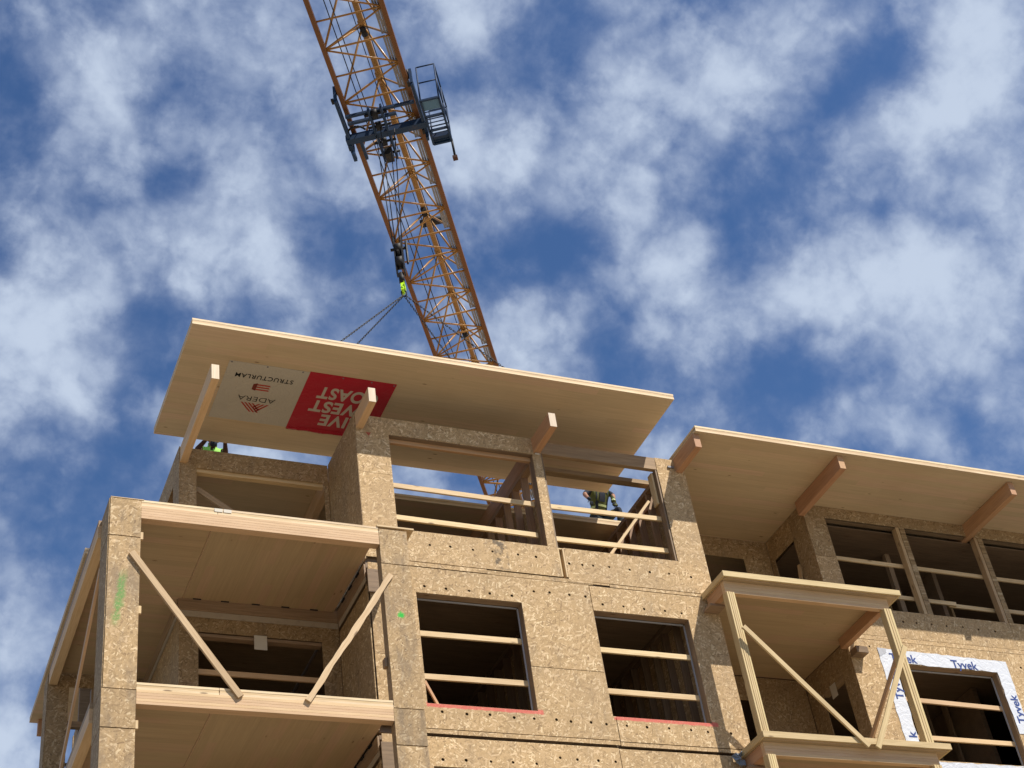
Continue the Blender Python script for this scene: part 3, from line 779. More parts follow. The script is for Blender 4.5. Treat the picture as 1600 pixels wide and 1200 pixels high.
for k in range(5):
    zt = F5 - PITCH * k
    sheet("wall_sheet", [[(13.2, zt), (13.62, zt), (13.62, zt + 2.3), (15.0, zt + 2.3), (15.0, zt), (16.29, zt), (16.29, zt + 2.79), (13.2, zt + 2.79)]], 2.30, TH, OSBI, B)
    for b6 in ((16.30, 16.313, 0.795, 1.15, zt, zt + 2.79), (16.30, 16.313, 1.152, 1.85, zt + 2.30, zt + 2.79), (16.30, 16.313, 1.852, 2.29, zt, zt + 2.79)):
        slab("side_sheet", b6, OSBX, B)
    box("rail_block", (16.305, 16.40, 1.15, 1.85, zt + 1.06, zt + 1.15), FIR, B)
    box("door_rail", (13.62, 15.0, 2.33, 2.37, zt + 1.0, zt + 1.09), PINE, B)
    box("header_beam", (16.31, 16.42, 1.15, 1.85, zt + 2.22, zt + 2.32), OLD, B)
slab("added_shade_board", (16.45, 26.8, 0.95, 7.9, 15.60, 15.62), OLDD, B)  # added dark board, covers the bright roof underside to darken the opening
# studs inside the right top room
for i, x in enumerate((19.0, 19.5, 20.0, 20.55, 21.1)):
    box("stud", (x, x + 0.06, 3.0, 3.12, 13.1, 15.6), WORN, B)
box("stud", (18.55, 18.66, 1.6, 1.7, 13.1, 15.6), OLD, B)
for x in (18.2, 18.7, 19.2, 19.7):
    box("stud", (x, x + 0.05, 2.6, 2.72, 10.15, 12.9), OLDD, B)

# ================================================================== corner balcony (left)
CB = thing("corner_balcony", (5.1, -0.9, -1.6), "stacked corner balcony on two strand board columns with laminated edge beams", "balcony")
YF = -0.89
joints = [13.035, 12.40, 10.02, 9.46, 7.1, 6.5, 4.2, 3.6, 1.3, 0.7, -1.6]
for i in range(len(joints) - 1):
    zt, zb = joints[i] - 0.008, joints[i + 1] + 0.008
    j = random.uniform(-0.004, 0.004)
    o = sheet("column_sheet", [rect(2.93 + j - (0.012 if i >= 2 else 0), 3.362 + j, zb, zt)], YF - (0.006 if i in (2, 3) else 0), TH, OSBW, CB)
    slab("column_side_sheet", (2.915, 2.929, YF + 0.014, -0.30, zb, zt), OSBX, CB)
    o = sheet("post_sheet", [rect(6.905 - (0.01 if i >= 2 else 0), 7.35, zb, zt - (0.012 if i == 0 else 0))], YF - (0.005 if i in (2, 3) else 0), TH, OSBW, CB)
slab("column_core", (2.935, 3.35, YF + 0.014, -0.46, -1.6, 13.02), OLDD, CB)
slab("column_core", (2.94, 3.15, -0.458, -0.30, -1.6, 12.7), OLDD, CB)
slab("post_core", (6.91, 7.345, YF + 0.014, -0.70, -1.6, 13.0), OLD, CB)
for k in range(5):
    dz = -PITCH * k
    T = F6 + dz
    # deck panel (front and side strips round the corner room)
    dk = group_part("deck_panel", CB)
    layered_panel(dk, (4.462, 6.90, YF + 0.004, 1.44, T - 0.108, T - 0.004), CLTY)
    dk = group_part("deck_panel", CB)
    layered_panel(dk, (3.365, 4.455, YF + 0.004, 1.44, T - 0.108, T - 0.004), CLTSH)
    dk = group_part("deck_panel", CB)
    layered_panel(dk, (2.97, 4.40, 1.445, 4.0, T - 0.108, T - 0.004), CLTSH)
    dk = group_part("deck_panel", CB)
    layered_panel(dk, (2.97, 3.36, -0.44, 1.44, T - 0.108, T - 0.004), CLTSH)
    eb = group_part("edge_beam", CB)
    n = 5
    for i in range(n):
        h = 0.212 / n
        box("lamination", (3.365, 6.90, YF, YF + 0.135, T - 0.32 + i * h, T - 0.32 + (i + 1) * h - 0.0008), FIR if i % 2 else FIRD if i == 0 and False else FIR, eb, "X", 0.0015)
    sb = group_part("side_beam", CB)
    for i in range(n):
        h = 0.212 / n
        box("lamination", (2.87, 3.005, -0.29, 4.03, T - 0.32 + i * h, T - 0.32 + (i + 1) * h - 0.0008), FIR, sb, "Y", 0.0015)
    box("cap_board", (2.872, 2.96, -0.29, 4.03, T - 0.106, T - 0.02), OLD, CB, "Y")
    box("nail_block", (3.366, 3.405, -0.865, -0.82, T - 0.66, T - 0.54), PINE, CB)
    box("nail_block", (3.366, 3.405, -0.865, -0.82, T - 1.86, T - 1.74), PINE, CB)
box("cap_strip", (2.93, 3.40, YF - 0.004, -0.3, 13.036, 13.05), PINE, CB, "X")
box("cap_strip", (6.88, 7.47, YF - 0.012, -0.42, 13.048, 13.078), PINE, CB, "X")
box("nail_block", (6.86, 6.904, -0.80, -0.70, 10.72, 10.86), OLD, CB)
for i, (x0, x1) in enumerate(((4.41, 4.53), (4.545, 4.66))):
    slab("stapled_tag", (x0, x1, YF - 0.003, YF + 0.001, 12.985, 13.042), PAPER, CB)

# ================================================================== bolt-on balcony (right)
RB = thing("timber_balcony", (14.7, -0.7, -1.6), "post-supported treated timber balcony hung in the recess between the facades", "balcony")
for k in range(5):
    T = 13.05 - PITCH * k
    for b6, ax in (((12.93, 16.48, -0.775, -0.735, T - 0.105, T), "X"), ((12.93, 12.97, -0.733, -0.002, T - 0.105, T - 0.001), "Y"), ((16.44, 16.48, -0.733, 0.775, T - 0.105, T - 0.001), "Y")):
        box("fascia_board", b6, TREATED, RB, ax)
    dk = group_part("deck_panel", RB)
    layered_panel(dk, (12.98, 16.43, -0.712, -0.004, T - 0.11, T - 0.006), CLTSH)
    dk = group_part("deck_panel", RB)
    layered_panel(dk, (13.205, 16.29, -0.002, 2.28, T - 0.11, T - 0.006), CLTSH)
    eb = group_part("edge_beam", RB)
    for i in range(4):
        box("lamination", (12.99, 16.26, -0.632, -0.535, T - 0.335 + i * 0.056, T - 0.335 + (i + 1) * 0.056 - 0.001), FIR, eb, "X", 0.0015)
    box("side_beam", (16.13, 16.25, -0.55, 0.775, T - 0.31, T - 0.112), FIRD, RB, "Y")
    box("side_beam", (12.99, 13.11, -0.55, -0.05, T - 0.31, T - 0.112), FIRD, RB, "Y")
    box("bearing_block", (16.31, 16.56, 0.58, 0.775, T - 0.46, T - 0.33), OLDD, RB, "X")
    box("bearing_block", (12.90, 13.19, -0.25, -0.004, T - 0.36, T - 0.315), OLD, RB, "X")
    zb = T - PITCH + 0.002 if k < 4 else -1.6
    for px, nply in ((12.985, 4), (16.10, 3)):
        po = group_part("post", RB)
        for i in range(nply):
            w = 0.15 / nply
            box("ply", (px + i * w + 0.0025, px + (i + 1) * w - 0.0025, -0.675 + random.uniform(-.004, .004), -0.53, zb, T - 0.338), TREATED, po, "Z", 0.003)
pl = bmesh.new()
for i in range(9):
    a = i * 0.7
    M = Matrix.Translation((12.84 + 0.05 * math.cos(a), -0.10 + 0.03 * math.sin(a * 1.7), 9.93 + 0.03 * i * 0.5)) @ Matrix.Rotation(a, 4, "Y") @ Matrix.Rotation(a * 1.3, 4, "X")
    bm_box(pl, (-0.06, 0.06, -0.004, 0.004, -0.045, 0.045), M)
o = bm_obj("plastic_sheet", pl, paint("tarp_blue_grey", (0.22, 0.27, 0.34), 0.4, 0, 0.1))
tag(o, "crumpled blue-grey plastic scrap at the left end of the lower treated deck", "plastic scrap")

# ================================================================== temporary braces
def brace(p0, p1, label, w=0.089, t=0.04, mat=PINE, up=(0, 0, 1)):
    o = timber("diagonal_brace", p0, p1, w, t, mat, None, up)
    tag(o, label, "brace", "diagonal lumber braces nailed across the openings")
brace((3.24, YF - 0.022, 12.13), (4.74, YF - 0.022, 10.01), "knotty brace from the green-sprayed column down to the corner balcony edge beam", 0.095, 0.04, WORN)
def wavy(p0, p1, label, w, t, mat):
    p0, p1 = Vector(p0), Vector(p1); d = p1 - p0; L = d.length; x = d.normalized()
    y = Vector((0, 0, 1)).cross(x).normalized(); z = x.cross(y)
    rg = random.Random(5); bm = bmesh.new(); rows = []; n = 26; bow = 0.0; up_, lo_ = 0.0, 0.0
    for i in range(n + 1):
        u = (i / n - 0.5) * L
        up_ = up_ * 0.6 + rg.uniform(-0.008, 0.007); lo_ = lo_ * 0.6 + rg.uniform(-0.007, 0.008)
        rows.append([bm.verts.new((u, a, c)) for a, c in ((-t / 2, -w / 2 + lo_), (t / 2, -w / 2 + lo_), (t / 2, w / 2 + up_), (-t / 2, w / 2 + up_))])
    for i in range(n):
        for k in range(4): bm.faces.new((rows[i][k], rows[i][(k + 1) % 4], rows[i + 1][(k + 1) % 4], rows[i + 1][k]))
    bm.faces.new(rows[0]); bm.faces.new(rows[-1][::-1])
    bmesh.ops.recalc_face_normals(bm, faces=bm.faces)
    me = bpy.data.meshes.new("diagonal_brace"); bm.to_mesh(me); bm.free(); me.materials.append(mat)
    o = link(bpy.data.objects.new("diagonal_brace", me), None, (p0 + p1) / 2, Matrix((x, y, z)).transposed().to_euler())
    tag(o, label, "brace", "diagonal lumber braces nailed across the openings")
wavy((7.03, YF - 0.022, 12.19), (5.66, YF - 0.022, 10.02), "wavy-edged brace leaning from the post with the green dot to the balcony edge beam", 0.088, 0.04, PINE)
brace((2.93, -0.30, 12.2), (2.93, 3.3, 10.05), "brace seen edge-on along the open left side of the corner balcony", 0.09, 0.04, FIR)
brace((2.86, 4.3, 10.3), (2.86, 7.6, 8.2), "brace low on the far left side wall behind the corner balcony", 0.09, 0.04, OLD)
brace((4.72, 1.64, 15.22), (6.3, 1.64, 14.18), "brace inside the recessed top-floor corner room", 0.10, 0.04, OLD)
brace((11.44, 0.185, 13.78), (12.44, 0.185, 15.04), "thin brace across the right-hand top-floor opening below the crouching worker", 0.05, 0.03, PINE)
brace((13.05, -0.795, 11.98), (14.84, -0.795, 9.98), "long brace from the left post of the treated balcony to its lower deck", 0.09, 0.038, TREATED)
brace((16.18, -0.795, 11.90), (15.0, -0.795, 9.96), "steep brace from the right post of the treated balcony to its lower deck", 0.09, 0.038, TREATED)
brace((16.16, -0.52, 11.82), (16.16, 1.9, 10.12), "brace running back from the right balcony post to the recess wall", 0.09, 0.038, FIR)
brace((7.80, 0.10, 11.05), (8.03, 0.14, 10.60), "short reddish scrap stick leaning in the lower left corner of the left window", 0.05, 0.03, FIRD)

# ================================================================== guard boards
def guard(x0, z0, x1, z1, y, label, w=0.095, mat=PINE):
    o = timber("guard_board", (x0, y, z0), (x1, y, z1), w, 0.038, mat)
    tag(o, label, "guard board", "guard boards nailed across the openings")
guard(7.45, 14.68, 10.16, 14.645, 0.18, "upper guard board across the left top-floor opening, beside the side wall")
guard(7.45, 14.045, 10.13, 14.01, 0.18, "lower guard board across the left top-floor opening, above the stained sill")
guard(10.36, 14.645, 12.64, 14.675, 0.182, "upper guard board across the right top-floor opening, in front of the crouching worker")
guard(10.36, 13.985, 12.60, 14.005, 0.182, "lower guard board across the right top-floor opening, crossed by the thin brace")
guard(7.70, 11.905, 9.53, 11.92, 0.172, "upper guard board in the left fifth-floor window beside the green dot post")
guard(7.70, 11.165, 9.55, 11.18, 0.172, "lower guard board in the left fifth-floor window above its red sill line")
guard(10.75, 11.90, 12.55, 11.90, 0.172, "upper guard board in the second fifth-floor window, left of the treated balcony")
guard(10.75, 11.16, 12.55, 11.16, 0.172, "lower guard board in the second fifth-floor window above its red sill line")
guard(4.60, 11.80, 6.90, 11.80, 1.64, "shaded guard board across the doorway at the back of the corner balcony", 0.09, FIR)
guard(17.15, 11.93, 19.50, 11.89, 0.955, "upper guard board in the window framed with white house wrap", 0.09, FIR)
guard(17.15, 11.18, 19.50, 11.18, 0.955, "lower guard board in the window framed with white house wrap", 0.09, FIR)
guard(16.6, 14.87, 20.3, 14.83, 0.955, "upper guard board of the shaded top-floor opening, under the second overhang", 0.085, PINE)
guard(20.32, 14.83, 23.0, 14.81, 0.958, "upper guard board at the far right end of the shaded top-floor opening", 0.085, PINE)
guard(17.0, 14.13, 19.30, 14.11, 0.955, "lower guard board of the shaded top-floor opening, above the treated balcony end", 0.085, PINE)
guard(19.15, 14.10, 20.5, 14.08, 1.0, "short lapped lower guard board before the second post of the shaded opening", 0.085, PINE)
guard(20.4, 14.08, 23.0, 14.06, 0.955, "lower guard board at the far right end of the shaded top-floor opening", 0.085, PINE)

def note(b6, label, tilt=0.0):
    o = slab("paper_notice", b6, PAPER)
    tag(o, label, "notice")
note((5.585, 5.79, 1.44, 1.444, 12.15, 12.40), "blank pale notice hanging from the doorway head at the back of the corner balcony")
note((16.294, 16.298, 1.42, 1.60, 12.18, 12.44), "small pale notice on the doorway in the recess behind the treated balcony")

# ================================================================== house wrap
HW = thing("house_wrap", (18.4, 0.77, 10.6), "torn white house wrap with blue lettering taped round the right-hand window", "house wrap")
random.seed(3)
def ragged(pl, amp=0.012, step=0.12):
    out = []
    for i in range(len(pl)):
        a = Vector(pl[i]); c = Vector(pl[(i + 1) % len(pl)])
        n = max(1, int((c - a).length / step))
        for k in range(n):
            p = a.lerp(c, k / n)
            if k: p += Vector((random.uniform(-amp, amp), random.uniform(-amp, amp)))
            out.append((p.x, p.y))
    return out
sheet("wrap_sheet", [ragged([(16.93, 10.95), (17.215, 10.93), (17.215, 12.555), (19.53, 12.555), (19.53, 11.3), (19.80, 11.28), (19.82, 12.80), (16.93, 12.84)])], YR - 0.008, 0.003, WRAP, HW)
sheet("wrap_sheet", [ragged([(17.45, 10.40), (19.7, 10.42), (19.7, 10.645), (17.45, 10.64)])], YR - 0.008, 0.003, WRAP, HW)
sheet("wrap_flap", [ragged([(16.935, 12.66), (17.10, 12.75), (17.12, 12.835), (16.93, 12.84)])], YR - 0.012, 0.002, WRAPG, HW)
def face_y(x, z, ang=0.0, y=YR - 0.011):
    return Matrix.Translation((x, y, z)) @ Matrix.Rotation(ang, 4, "Y") @ Matrix.Rotation(R(90), 4, "X")
text_obj("lettering", "Tyvek", NAVY, HW, face_y(17.44, 12.655), 0.235, 0.004)
text_obj("lettering", "Tyvek", NAVY, HW, face_y(18.80, 12.635), 0.235, 0.004)
text_obj("lettering", "Tyvek", NAVY, HW, face_y(17.11, 12.10, R(-90)), 0.235, 0.004)
text_obj("lettering", "Tyvek", NAVY, HW, face_y(17.10, 10.98 - 0.16, R(-90)), 0.27, 0.006) if False else text_obj("lettering", "k", NAVY, HW, face_y(17.12, 11.12, R(-90)), 0.235, 0.004)
text_obj("lettering", "Tyvek", NAVY, HW, face_y(19.70, 11.80, R(-90)), 0.235, 0.004)

# ================================================================== lifted roof panel
ZS = 16.55
LP = thing("roof_panel", (8.4, 0.56, ZS), "long cross-laminated timber roof panel hanging from the crane above the top floor", "timber panel")
layered_panel(LP, (4.075, 12.73, -0.905, 2.02, ZS, ZS + 0.118), CLTX)
for sx in (-1, 1):
    for sy in (-1, 1):
        slab("lifting_plate", (8.4 + sx * 2.2 - 0.08, 8.4 + sx * 2.2 + 0.08, 0.56 + sy * 0.75 - 0.06, 0.56 + sy * 0.75 + 0.06, ZS + 0.119, ZS + 0.135), STEEL, LP)

# banner stapled under the panel
BN = thing("banner", (6.3, 0.6, ZS), "cream and red printed banner stapled upside down under the hanging roof panel", "banner")
zb = ZS - 0.006
slab("cream_sheet", (4.86, 6.218, -0.17, 1.345, zb, zb + 0.004), CREAM, BN)
slab("red_sheet", (6.219, 7.74, -0.185, 1.315, zb, zb + 0.004), REDB, BN)
bm = bmesh.new(); nx = 24; prev = None
for i in range(nx + 1):
    x = 6.22 + (7.735 - 6.22) * i / nx
    sag = 0.004 + 0.022 * math.sin(math.pi * i / nx) ** 0.6 + 0.005 * math.sin(i * 1.9)
    row = [bm.verts.new((x, 1.316, zb)), bm.verts.new((x, 1.345, zb - sag)), bm.verts.new((x, 1.385 + 0.01 * math.sin(i * 0.8), zb - sag * 0.35)), bm.verts.new((x, 1.345, zb - sag + 0.003))]
    if prev:
        for k in range(3): bm.faces.new((prev[k], row[k], row[k + 1], prev[k + 1])).smooth = True
    prev = row
bm_obj("loose_hem", bm, REDB, BN)
for x in (4.90, 5.5, 6.1, 6.8, 7.3, 7.70):
    tube("eyelet", (x, -0.145, zb - 0.006), (x, -0.145, zb - 0.001), 0.016, GALV, BN, 8)
def under(x, y, z=zb - 0.002):
    # letters read from below, tops towards the building
    return Matrix.Translation((x, y, z)) @ Matrix(((-1, 0, 0, 0), (0, 1, 0, 0), (0, 0, -1, 0), (0, 0, 0, 1)))
for body, y, x, wd in (("LIVE", 1.00, 7.41, 0.67), ("WEST", 0.65, 7.40, 0.96), ("COAST", 0.285, 7.55, 1.05)):
    text_obj("lettering", body, CREAM, BN, under(x, y), 0.41, 0.012, 1.0, "LEFT", 0.0, 1.10, fit=wd)
text_obj("lettering", "STRUCTURLAM", INK, BN, under(5.52, 0.15), 0.145, 0.0015, 0.95, space=1.15, fit=0.98)
text_obj("lettering", "ADERA", INK, BN, under(5.53, 0.715), 0.175, -0.002, 1.12, fit=0.64)
def flat_poly(name, polys, mat):
    bm = bmesh.new()
    for pl in polys:
        lo = [bm.verts.new((a, c, zb - 0.0025)) for a, c in pl]; hi = [bm.verts.new((a, c, zb - 0.0008)) for a, c in pl]
        bm.faces.new(lo); bm.faces.new(hi[::-1])
        for i in range(len(pl)): bm.faces.new((lo[i], lo[(i + 1) % len(pl)], hi[(i + 1) % len(pl)], hi[i]))
    return bm_obj(name, bm, mat, BN)
# emblem of stacked bars in front of a block
flat_poly("emblem", [[(5.455, 0.325 + i * 0.062), (5.665, 0.325 + i * 0.062), (5.68, 0.357 + i * 0.062), (5.455, 0.357 + i * 0.062)] for i in range(3)], RUST)
flat_poly("emblem", [[(5.385, 0.335), (5.453, 0.305), (5.453, 0.50), (5.385, 0.475)]], RUSTD)
# emblem of slanted stripes meeting in a peak
pk = []
for i in range(4):
    x0 = 5.29 + i * 0.062
    t = 1.0 if i < 3 else 0.72
    pk.append([(x0, 0.835), (x0 + 0.034, 0.835), (x0 + 0.034 + 0.20 * t, 0.835 + 0.235 * t), (x0 + 0.20 * t, 0.835 + 0.235 * t)])
for i in range(3):
    x0 = 5.775 - i * 0.072
    t = 1.0 - 0.24 * i
    pk.append([(x0 - 0.036, 0.835), (x0, 0.835), (x0 - 0.165 * t, 0.835 + 0.215 * t), (x0 - 0.036 - 0.165 * t, 0.835 + 0.200 * t)])
flat_poly("emblem", pk, RUST)

# ================================================================== chain sling and hook
HK = Vector((8.372, 0.55, 19.42))
SL = thing("chain_sling", HK, "four-legged dark chain sling holding the hanging roof panel", "chain sling")
def chain(name, a, c, parent, link_len=0.065, r=0.005):
    a = Vector(a); c = Vector(c); d = (c - a); n = int(d.length / (link_len * 0.72)); x = d.normalized()
    u = x.orthogonal().normalized(); v = x.cross(u)
    bm = bmesh.new()
    for i in range(n):
        ce = a + d * ((i + 0.5) / n)
        s = u if i % 2 else v
        ring = []
        t = x.cross(s)
        for k in range(8):
            th = 2 * math.pi * k / 8
            o = ce + x * (math.cos(th) * link_len / 2) + s * (math.sin(th) * link_len * 0.22)
            dirn = (x * math.cos(th) + s * math.sin(th)).normalized()
            ring.append([bm.verts.new(o + dirn * r * 1.3 * math.cos(q * math.pi / 2) + t * r * 1.3 * math.sin(q * math.pi / 2)) for q in range(4)])
        for k in range(8):
            for q in range(4):
                bm.faces.new((ring[k][q], ring[(k + 1) % 8][q], ring[(k + 1) % 8][(q + 1) % 4], ring[k][(q + 1) % 4]))
    return bm_obj(name, bm, STEEL, parent)
for sx in (-1, 1):
    for sy in (-1, 1):
        chain("leg_chain", HK + Vector((sx * 0.02, sy * 0.02, -0.02)), (8.4 + sx * 2.2, 0.56 + sy * 0.75, ZS + 0.14), SL)
bm = bmesh.new()
for k in range(12):
    a, c = 2 * math.pi * k / 12, 2 * math.pi * (k + 1) / 12
    tube_bm(bm, HK + Vector((0.05 * math.cos(a), 0, 0.05 + 0.08 * math.sin(a))), HK + Vector((0.05 * math.cos(c), 0, 0.05 + 0.08 * math.sin(c))), 0.014, 6)
bm_obj("master_link", bm, STEEL, SL)

HB = thing("hook_block", (8.36, 0.55, 19.5), "narrow black crane hook block with lime green hook above the hanging panel", "hook block")
def prism(name, pts, y0, y1, mat, parent):
    bm = bmesh.new()
    lo = [bm.verts.new((a, y0, c)) for a, c in pts]; hi = [bm.verts.new((a, y1, c)) for a, c in pts]
    bm.faces.new(lo); bm.faces.new(hi[::-1])
    for i in range(len(pts)): bm.faces.new((lo[i], lo[(i + 1) % len(pts)], hi[(i + 1) % len(pts)], hi[i]))
    return bm_obj(name, bm, mat, parent)
cx = 8.36
cheek = [(cx - 0.06, 19.95), (cx + 0.07, 19.95), (cx + 0.13, 20.15), (cx + 0.11, 20.75), (cx + 0.05, 20.92), (cx - 0.06, 20.92), (cx - 0.10, 20.75), (cx - 0.09, 20.15)]
prism("cheek_plate", cheek, 0.465, 0.49, STEEL, HB); prism("cheek_plate", cheek, 0.61, 0.635, STEEL, HB)
for z in (20.25, 20.6):
    tube("sheave", (cx, 0.49, z), (cx, 0.61, z), 0.13, STEEL, HB, 16)
tube("pin", (cx - 0.18, 0.55, 20.42), (cx + 0.2, 0.55, 20.42), 0.022, STEEL, HB, 8)
tube("pin", (cx - 0.02, 0.40, 20.6), (cx - 0.02, 0.70, 20.6), 0.03, STEEL, HB, 8)
box("guard_bar", (cx + 0.10, cx + 0.13, 0.40, 0.46, 20.15, 20.75), STEEL, HB)
tube("swivel", (cx, 0.55, 19.74), (cx, 0.55, 19.97), 0.055, STEEL, HB, 10)
bm = bmesh.new()
pts = [Vector((cx + 0.085 * math.cos(a) + 0.005, 0.55, 19.58 + 0.095 * math.sin(a))) for a in [R(100 - i * 25) for i in range(12)]]
for i in range(len(pts) - 1): tube_bm(bm, pts[i], pts[i + 1], 0.034 - 0.0013 * i, 8)
bm_obj("hook", bm, LIME, HB)
prism("safety_latch", [(cx - 0.09, 19.50), (cx - 0.06, 19.49), (cx + 0.02, 19.70), (cx - 0.03, 19.72)], 0.52, 0.58, LIME, HB)
prism("hook_flag", [(cx - 0.13, 19.66), (cx + 0.10, 19.70), (cx + 0.13, 19.62), (cx - 0.04, 19.55)], 0.50, 0.515, LIME, HB)

for o in HB.children:
    o.data.transform(Matrix.Translation((cx, 0.55, 0)) @ Matrix.Rotation(R(62), 4, "Z") @ Matrix.Translation((-cx, -0.55, 0)) if o.type == "MESH" and o.name.split(".")[0] != "guard_bar" else Matrix.Identity(4))

# ================================================================== tower crane
J = Vector((0.54, 0.842, 0)).normalized(); NV = Vector((J.y, -J.x, 0))
C0 = Vector((8.38, 0.55, 0)); ZJ, HJ, HWJ = 24.3, 1.42, 0.685
def jp(s, n, z): return C0 + J * s + NV * n + Vector((0, 0, z))
CR = thing("tower_crane", (8.38 + 26 * 0.54, 0.55 + 26 * 0.842, -1.6), "orange-yellow lattice crane jib crossing the sky, mast hidden behind the building", "crane")
P = 1.402; S0 = -2.115
i0, i1 = -4, 19
sA, sB = S0 + i0 * P, S0 + i1 * P
tube("chord", jp(sA, -HWJ, ZJ), jp(sB, -HWJ, ZJ), 0.047, CHORD, CR, 4, True)
tube("chord", jp(sA, HWJ, ZJ), jp(sB, HWJ, ZJ), 0.047, CHORD, CR, 4, True)
tube("apex_chord", jp(sA + P / 2, 0, ZJ + HJ), jp(sB, 0, ZJ + HJ), 0.066, YEL, CR, 10)
def rod(a, c, r=0.023): tube("lattice_rod", a, c, r, YEL, CR, 6)
VIS = 14
for i in range(i0, i1):
    s = S0 + i * P; m_ = s + P / 2; e = s + P
    L0, R0, A = jp(s, -HWJ, ZJ), jp(s, HWJ, ZJ), jp(m_, 0, ZJ + HJ)
    L1, R1, Lm, Rm = jp(e, -HWJ, ZJ), jp(e, HWJ, ZJ), jp(m_, -HWJ, ZJ), jp(m_, HWJ, ZJ)
    if i < 11:
        rod(L0, R0); rod(Lm, Rm, 0.021); rod(L0, Rm, 0.021); rod(L1, Rm, 0.021)
        rod(L0, A, 0.025); rod(L1, A, 0.025); rod(R0, A, 0.025); rod(R1, A, 0.025)
    else:
        bm = bmesh.new()
        for a, c in ((L0, R0), (Lm, Rm), (L0, Rm), (L1, Rm), (L0, A), (L1, A), (R0, A), (R1, A)): tube_bm(bm, a, c, 0.028, 5)
        bm_obj("lattice_bay", bm, YEL, CR)
    bm = bmesh.new(); tube_bm(bm, jp(m_ - 0.12, 0, ZJ + HJ), jp(m_ + 0.12, 0, ZJ + HJ), 0.085, 8)
    if i < 11: bm_obj("apex_joint", bm, YEL, CR)
    else: bm.free()
# catwalk panels along the right chord
for i in range(i0, i1):
    if i in (0, 1) : pass
    s = S0 + i * P
    bm = bmesh.new()
    Mx = Matrix.Translation(jp(s + P / 2, 0.54, ZJ + 0.06)) @ Matrix((J, NV, Vector((0, 0, 1)))).transposed().to_4x4()
    for k in range(3): bm_box(bm, (-P / 2 + 0.03, P / 2 - 0.03, -0.05 + k * 0.05, -0.05 + k * 0.05 + 0.042, -0.012, 0.012), Mx)
    bm_obj("catwalk_plate", bm, GALV, CR)
# section joint, trolley ropes, rope winch
for (n, z, r) in ((-0.42, ZJ + 0.35, 0.011), (-0.30, ZJ + 0.30, 0.011), (0.22, ZJ + 0.40, 0.010), (-0.05, ZJ + 0.9, 0.010)):
    tube("jib_rope", jp(sA, n, z), jp(sB, n, z), r, ROPE, CR, 5)
for s in (-1.35, 4.05, 8.6):
    tube("chord_clamp", jp(s - 0.1, 0, ZJ + HJ - 0.10), jp(s + 0.12, 0, ZJ + HJ - 0.10), 0.07, STEEL, CR, 8)
tube("rope_winch", jp(4.75, -0.22, ZJ + HJ + 0.22), jp(4.75, 0.48, ZJ + HJ + 0.22), 0.10, STEEL, CR, 14)
# mast, out of sight behind the building
MX = C0 + J * sB
mh = 0.9
bm = bmesh.new()
for sx in (-1, 1):
    for sy in (-1, 1):
        tube_bm(bm, MX + Vector((sx * mh, sy * mh, -1.6)), MX + Vector((sx * mh, sy * mh, 25.6)), 0.08, 4, True)
cs = [(-mh, -mh), (mh, -mh), (mh, mh), (-mh, mh)]
for k in range(17):
    z = -1.6 + k * 1.6
    for q in range(4):
        a, c = cs[q], cs[(q + 1) % 4]
        tube_bm(bm, MX + Vector((*a, z)), MX + Vector((*c, z)), 0.04, 4)
        tube_bm(bm, MX + Vector((*a, z)), MX + Vector((*c, z + 1.6)), 0.04, 4)
bm_obj("mast", bm, YEL, CR)

# ================================================================== crane trolley
ZT = 24.12
TR = thing("crane_trolley", jp(0, 0, ZT), "dark blue trolley with a caged service basket riding under the crane jib", "crane trolley")
def jbox(name, s0, s1, n0, n1, z0, z1, mat, parent=None):
    Mx = Matrix.Translation(C0) @ Matrix((J, NV, Vector((0, 0, 1)))).transposed().to_4x4()
    bm = bmesh.new(); bm_box(bm, (s0, s1, n0, n1, z0, z1), Mx)
    return bm_obj(name, bm, mat, parent or TR)
jbox("cross_beam", 0.02, 0.17, -0.86, 0.88, ZT - 0.10, ZT + 0.06, BLUE)
jbox("cross_rail", -0.52, -0.46, -0.72, 0.72, ZT - 0.02, ZT + 0.04, BLUE)
jbox("cross_rail", -0.33, -0.27, -0.72, 0.30, ZT - 0.02, ZT + 0.04, BLUE)
for n in (-0.82, 0.76):
    jbox("side_frame", -1.0, 0.42, n, n + 0.06, ZT - 0.08, ZT + 0.10, BLUE)
    jbox("side_frame", -1.02, -0.92, n, n + 0.055, ZT - 0.02, ZT + 0.40, BLUE)
    jbox("side_frame", 0.32, 0.42, n, n + 0.055, ZT - 0.22, ZT + 0.40, BLUE)
    for s in (-0.95, 0.36):
        tube("wheel", jp(s, n + 0.06 if n < 0 else n - 0.06, ZT + 0.32), jp(s, n + 0.13 if n < 0 else n - 0.0, ZT + 0.32), 0.10, STEEL, TR, 12)
        jbox("bumper", s - 0.06, s + 0.06, n - 0.06, n - 0.01, ZT, ZT + 0.05, STEEL)
jbox("end_arm", 0.17, 0.62, -0.84, -0.77, ZT - 0.12, ZT - 0.02, BLUE)
jbox("end_arm", 0.17, 0.66, -0.60, -0.54, ZT - 0.10, ZT - 0.02, BLUE)
for n in (-0.24, 0.02):
    jbox("sheave_plate", -0.62, 0.82, n, n + 0.045, ZT - 0.12, ZT + 0.03, BLUE)
for s in (-0.45, -0.12, 0.32, 0.66):
    tube("sheave", jp(s, -0.17, ZT - 0.05), jp(s, -0.06, ZT - 0.05), 0.10, STEEL, TR, 14)
    tube("pin", jp(s, -0.32, ZT - 0.05), jp(s, 0.14, ZT - 0.05), 0.028, STEEL, TR, 8)
jbox("motor_box", 0.45, 0.70, -0.16, 0.0, ZT - 0.30, ZT - 0.10, STEEL)
bm = bmesh.new()
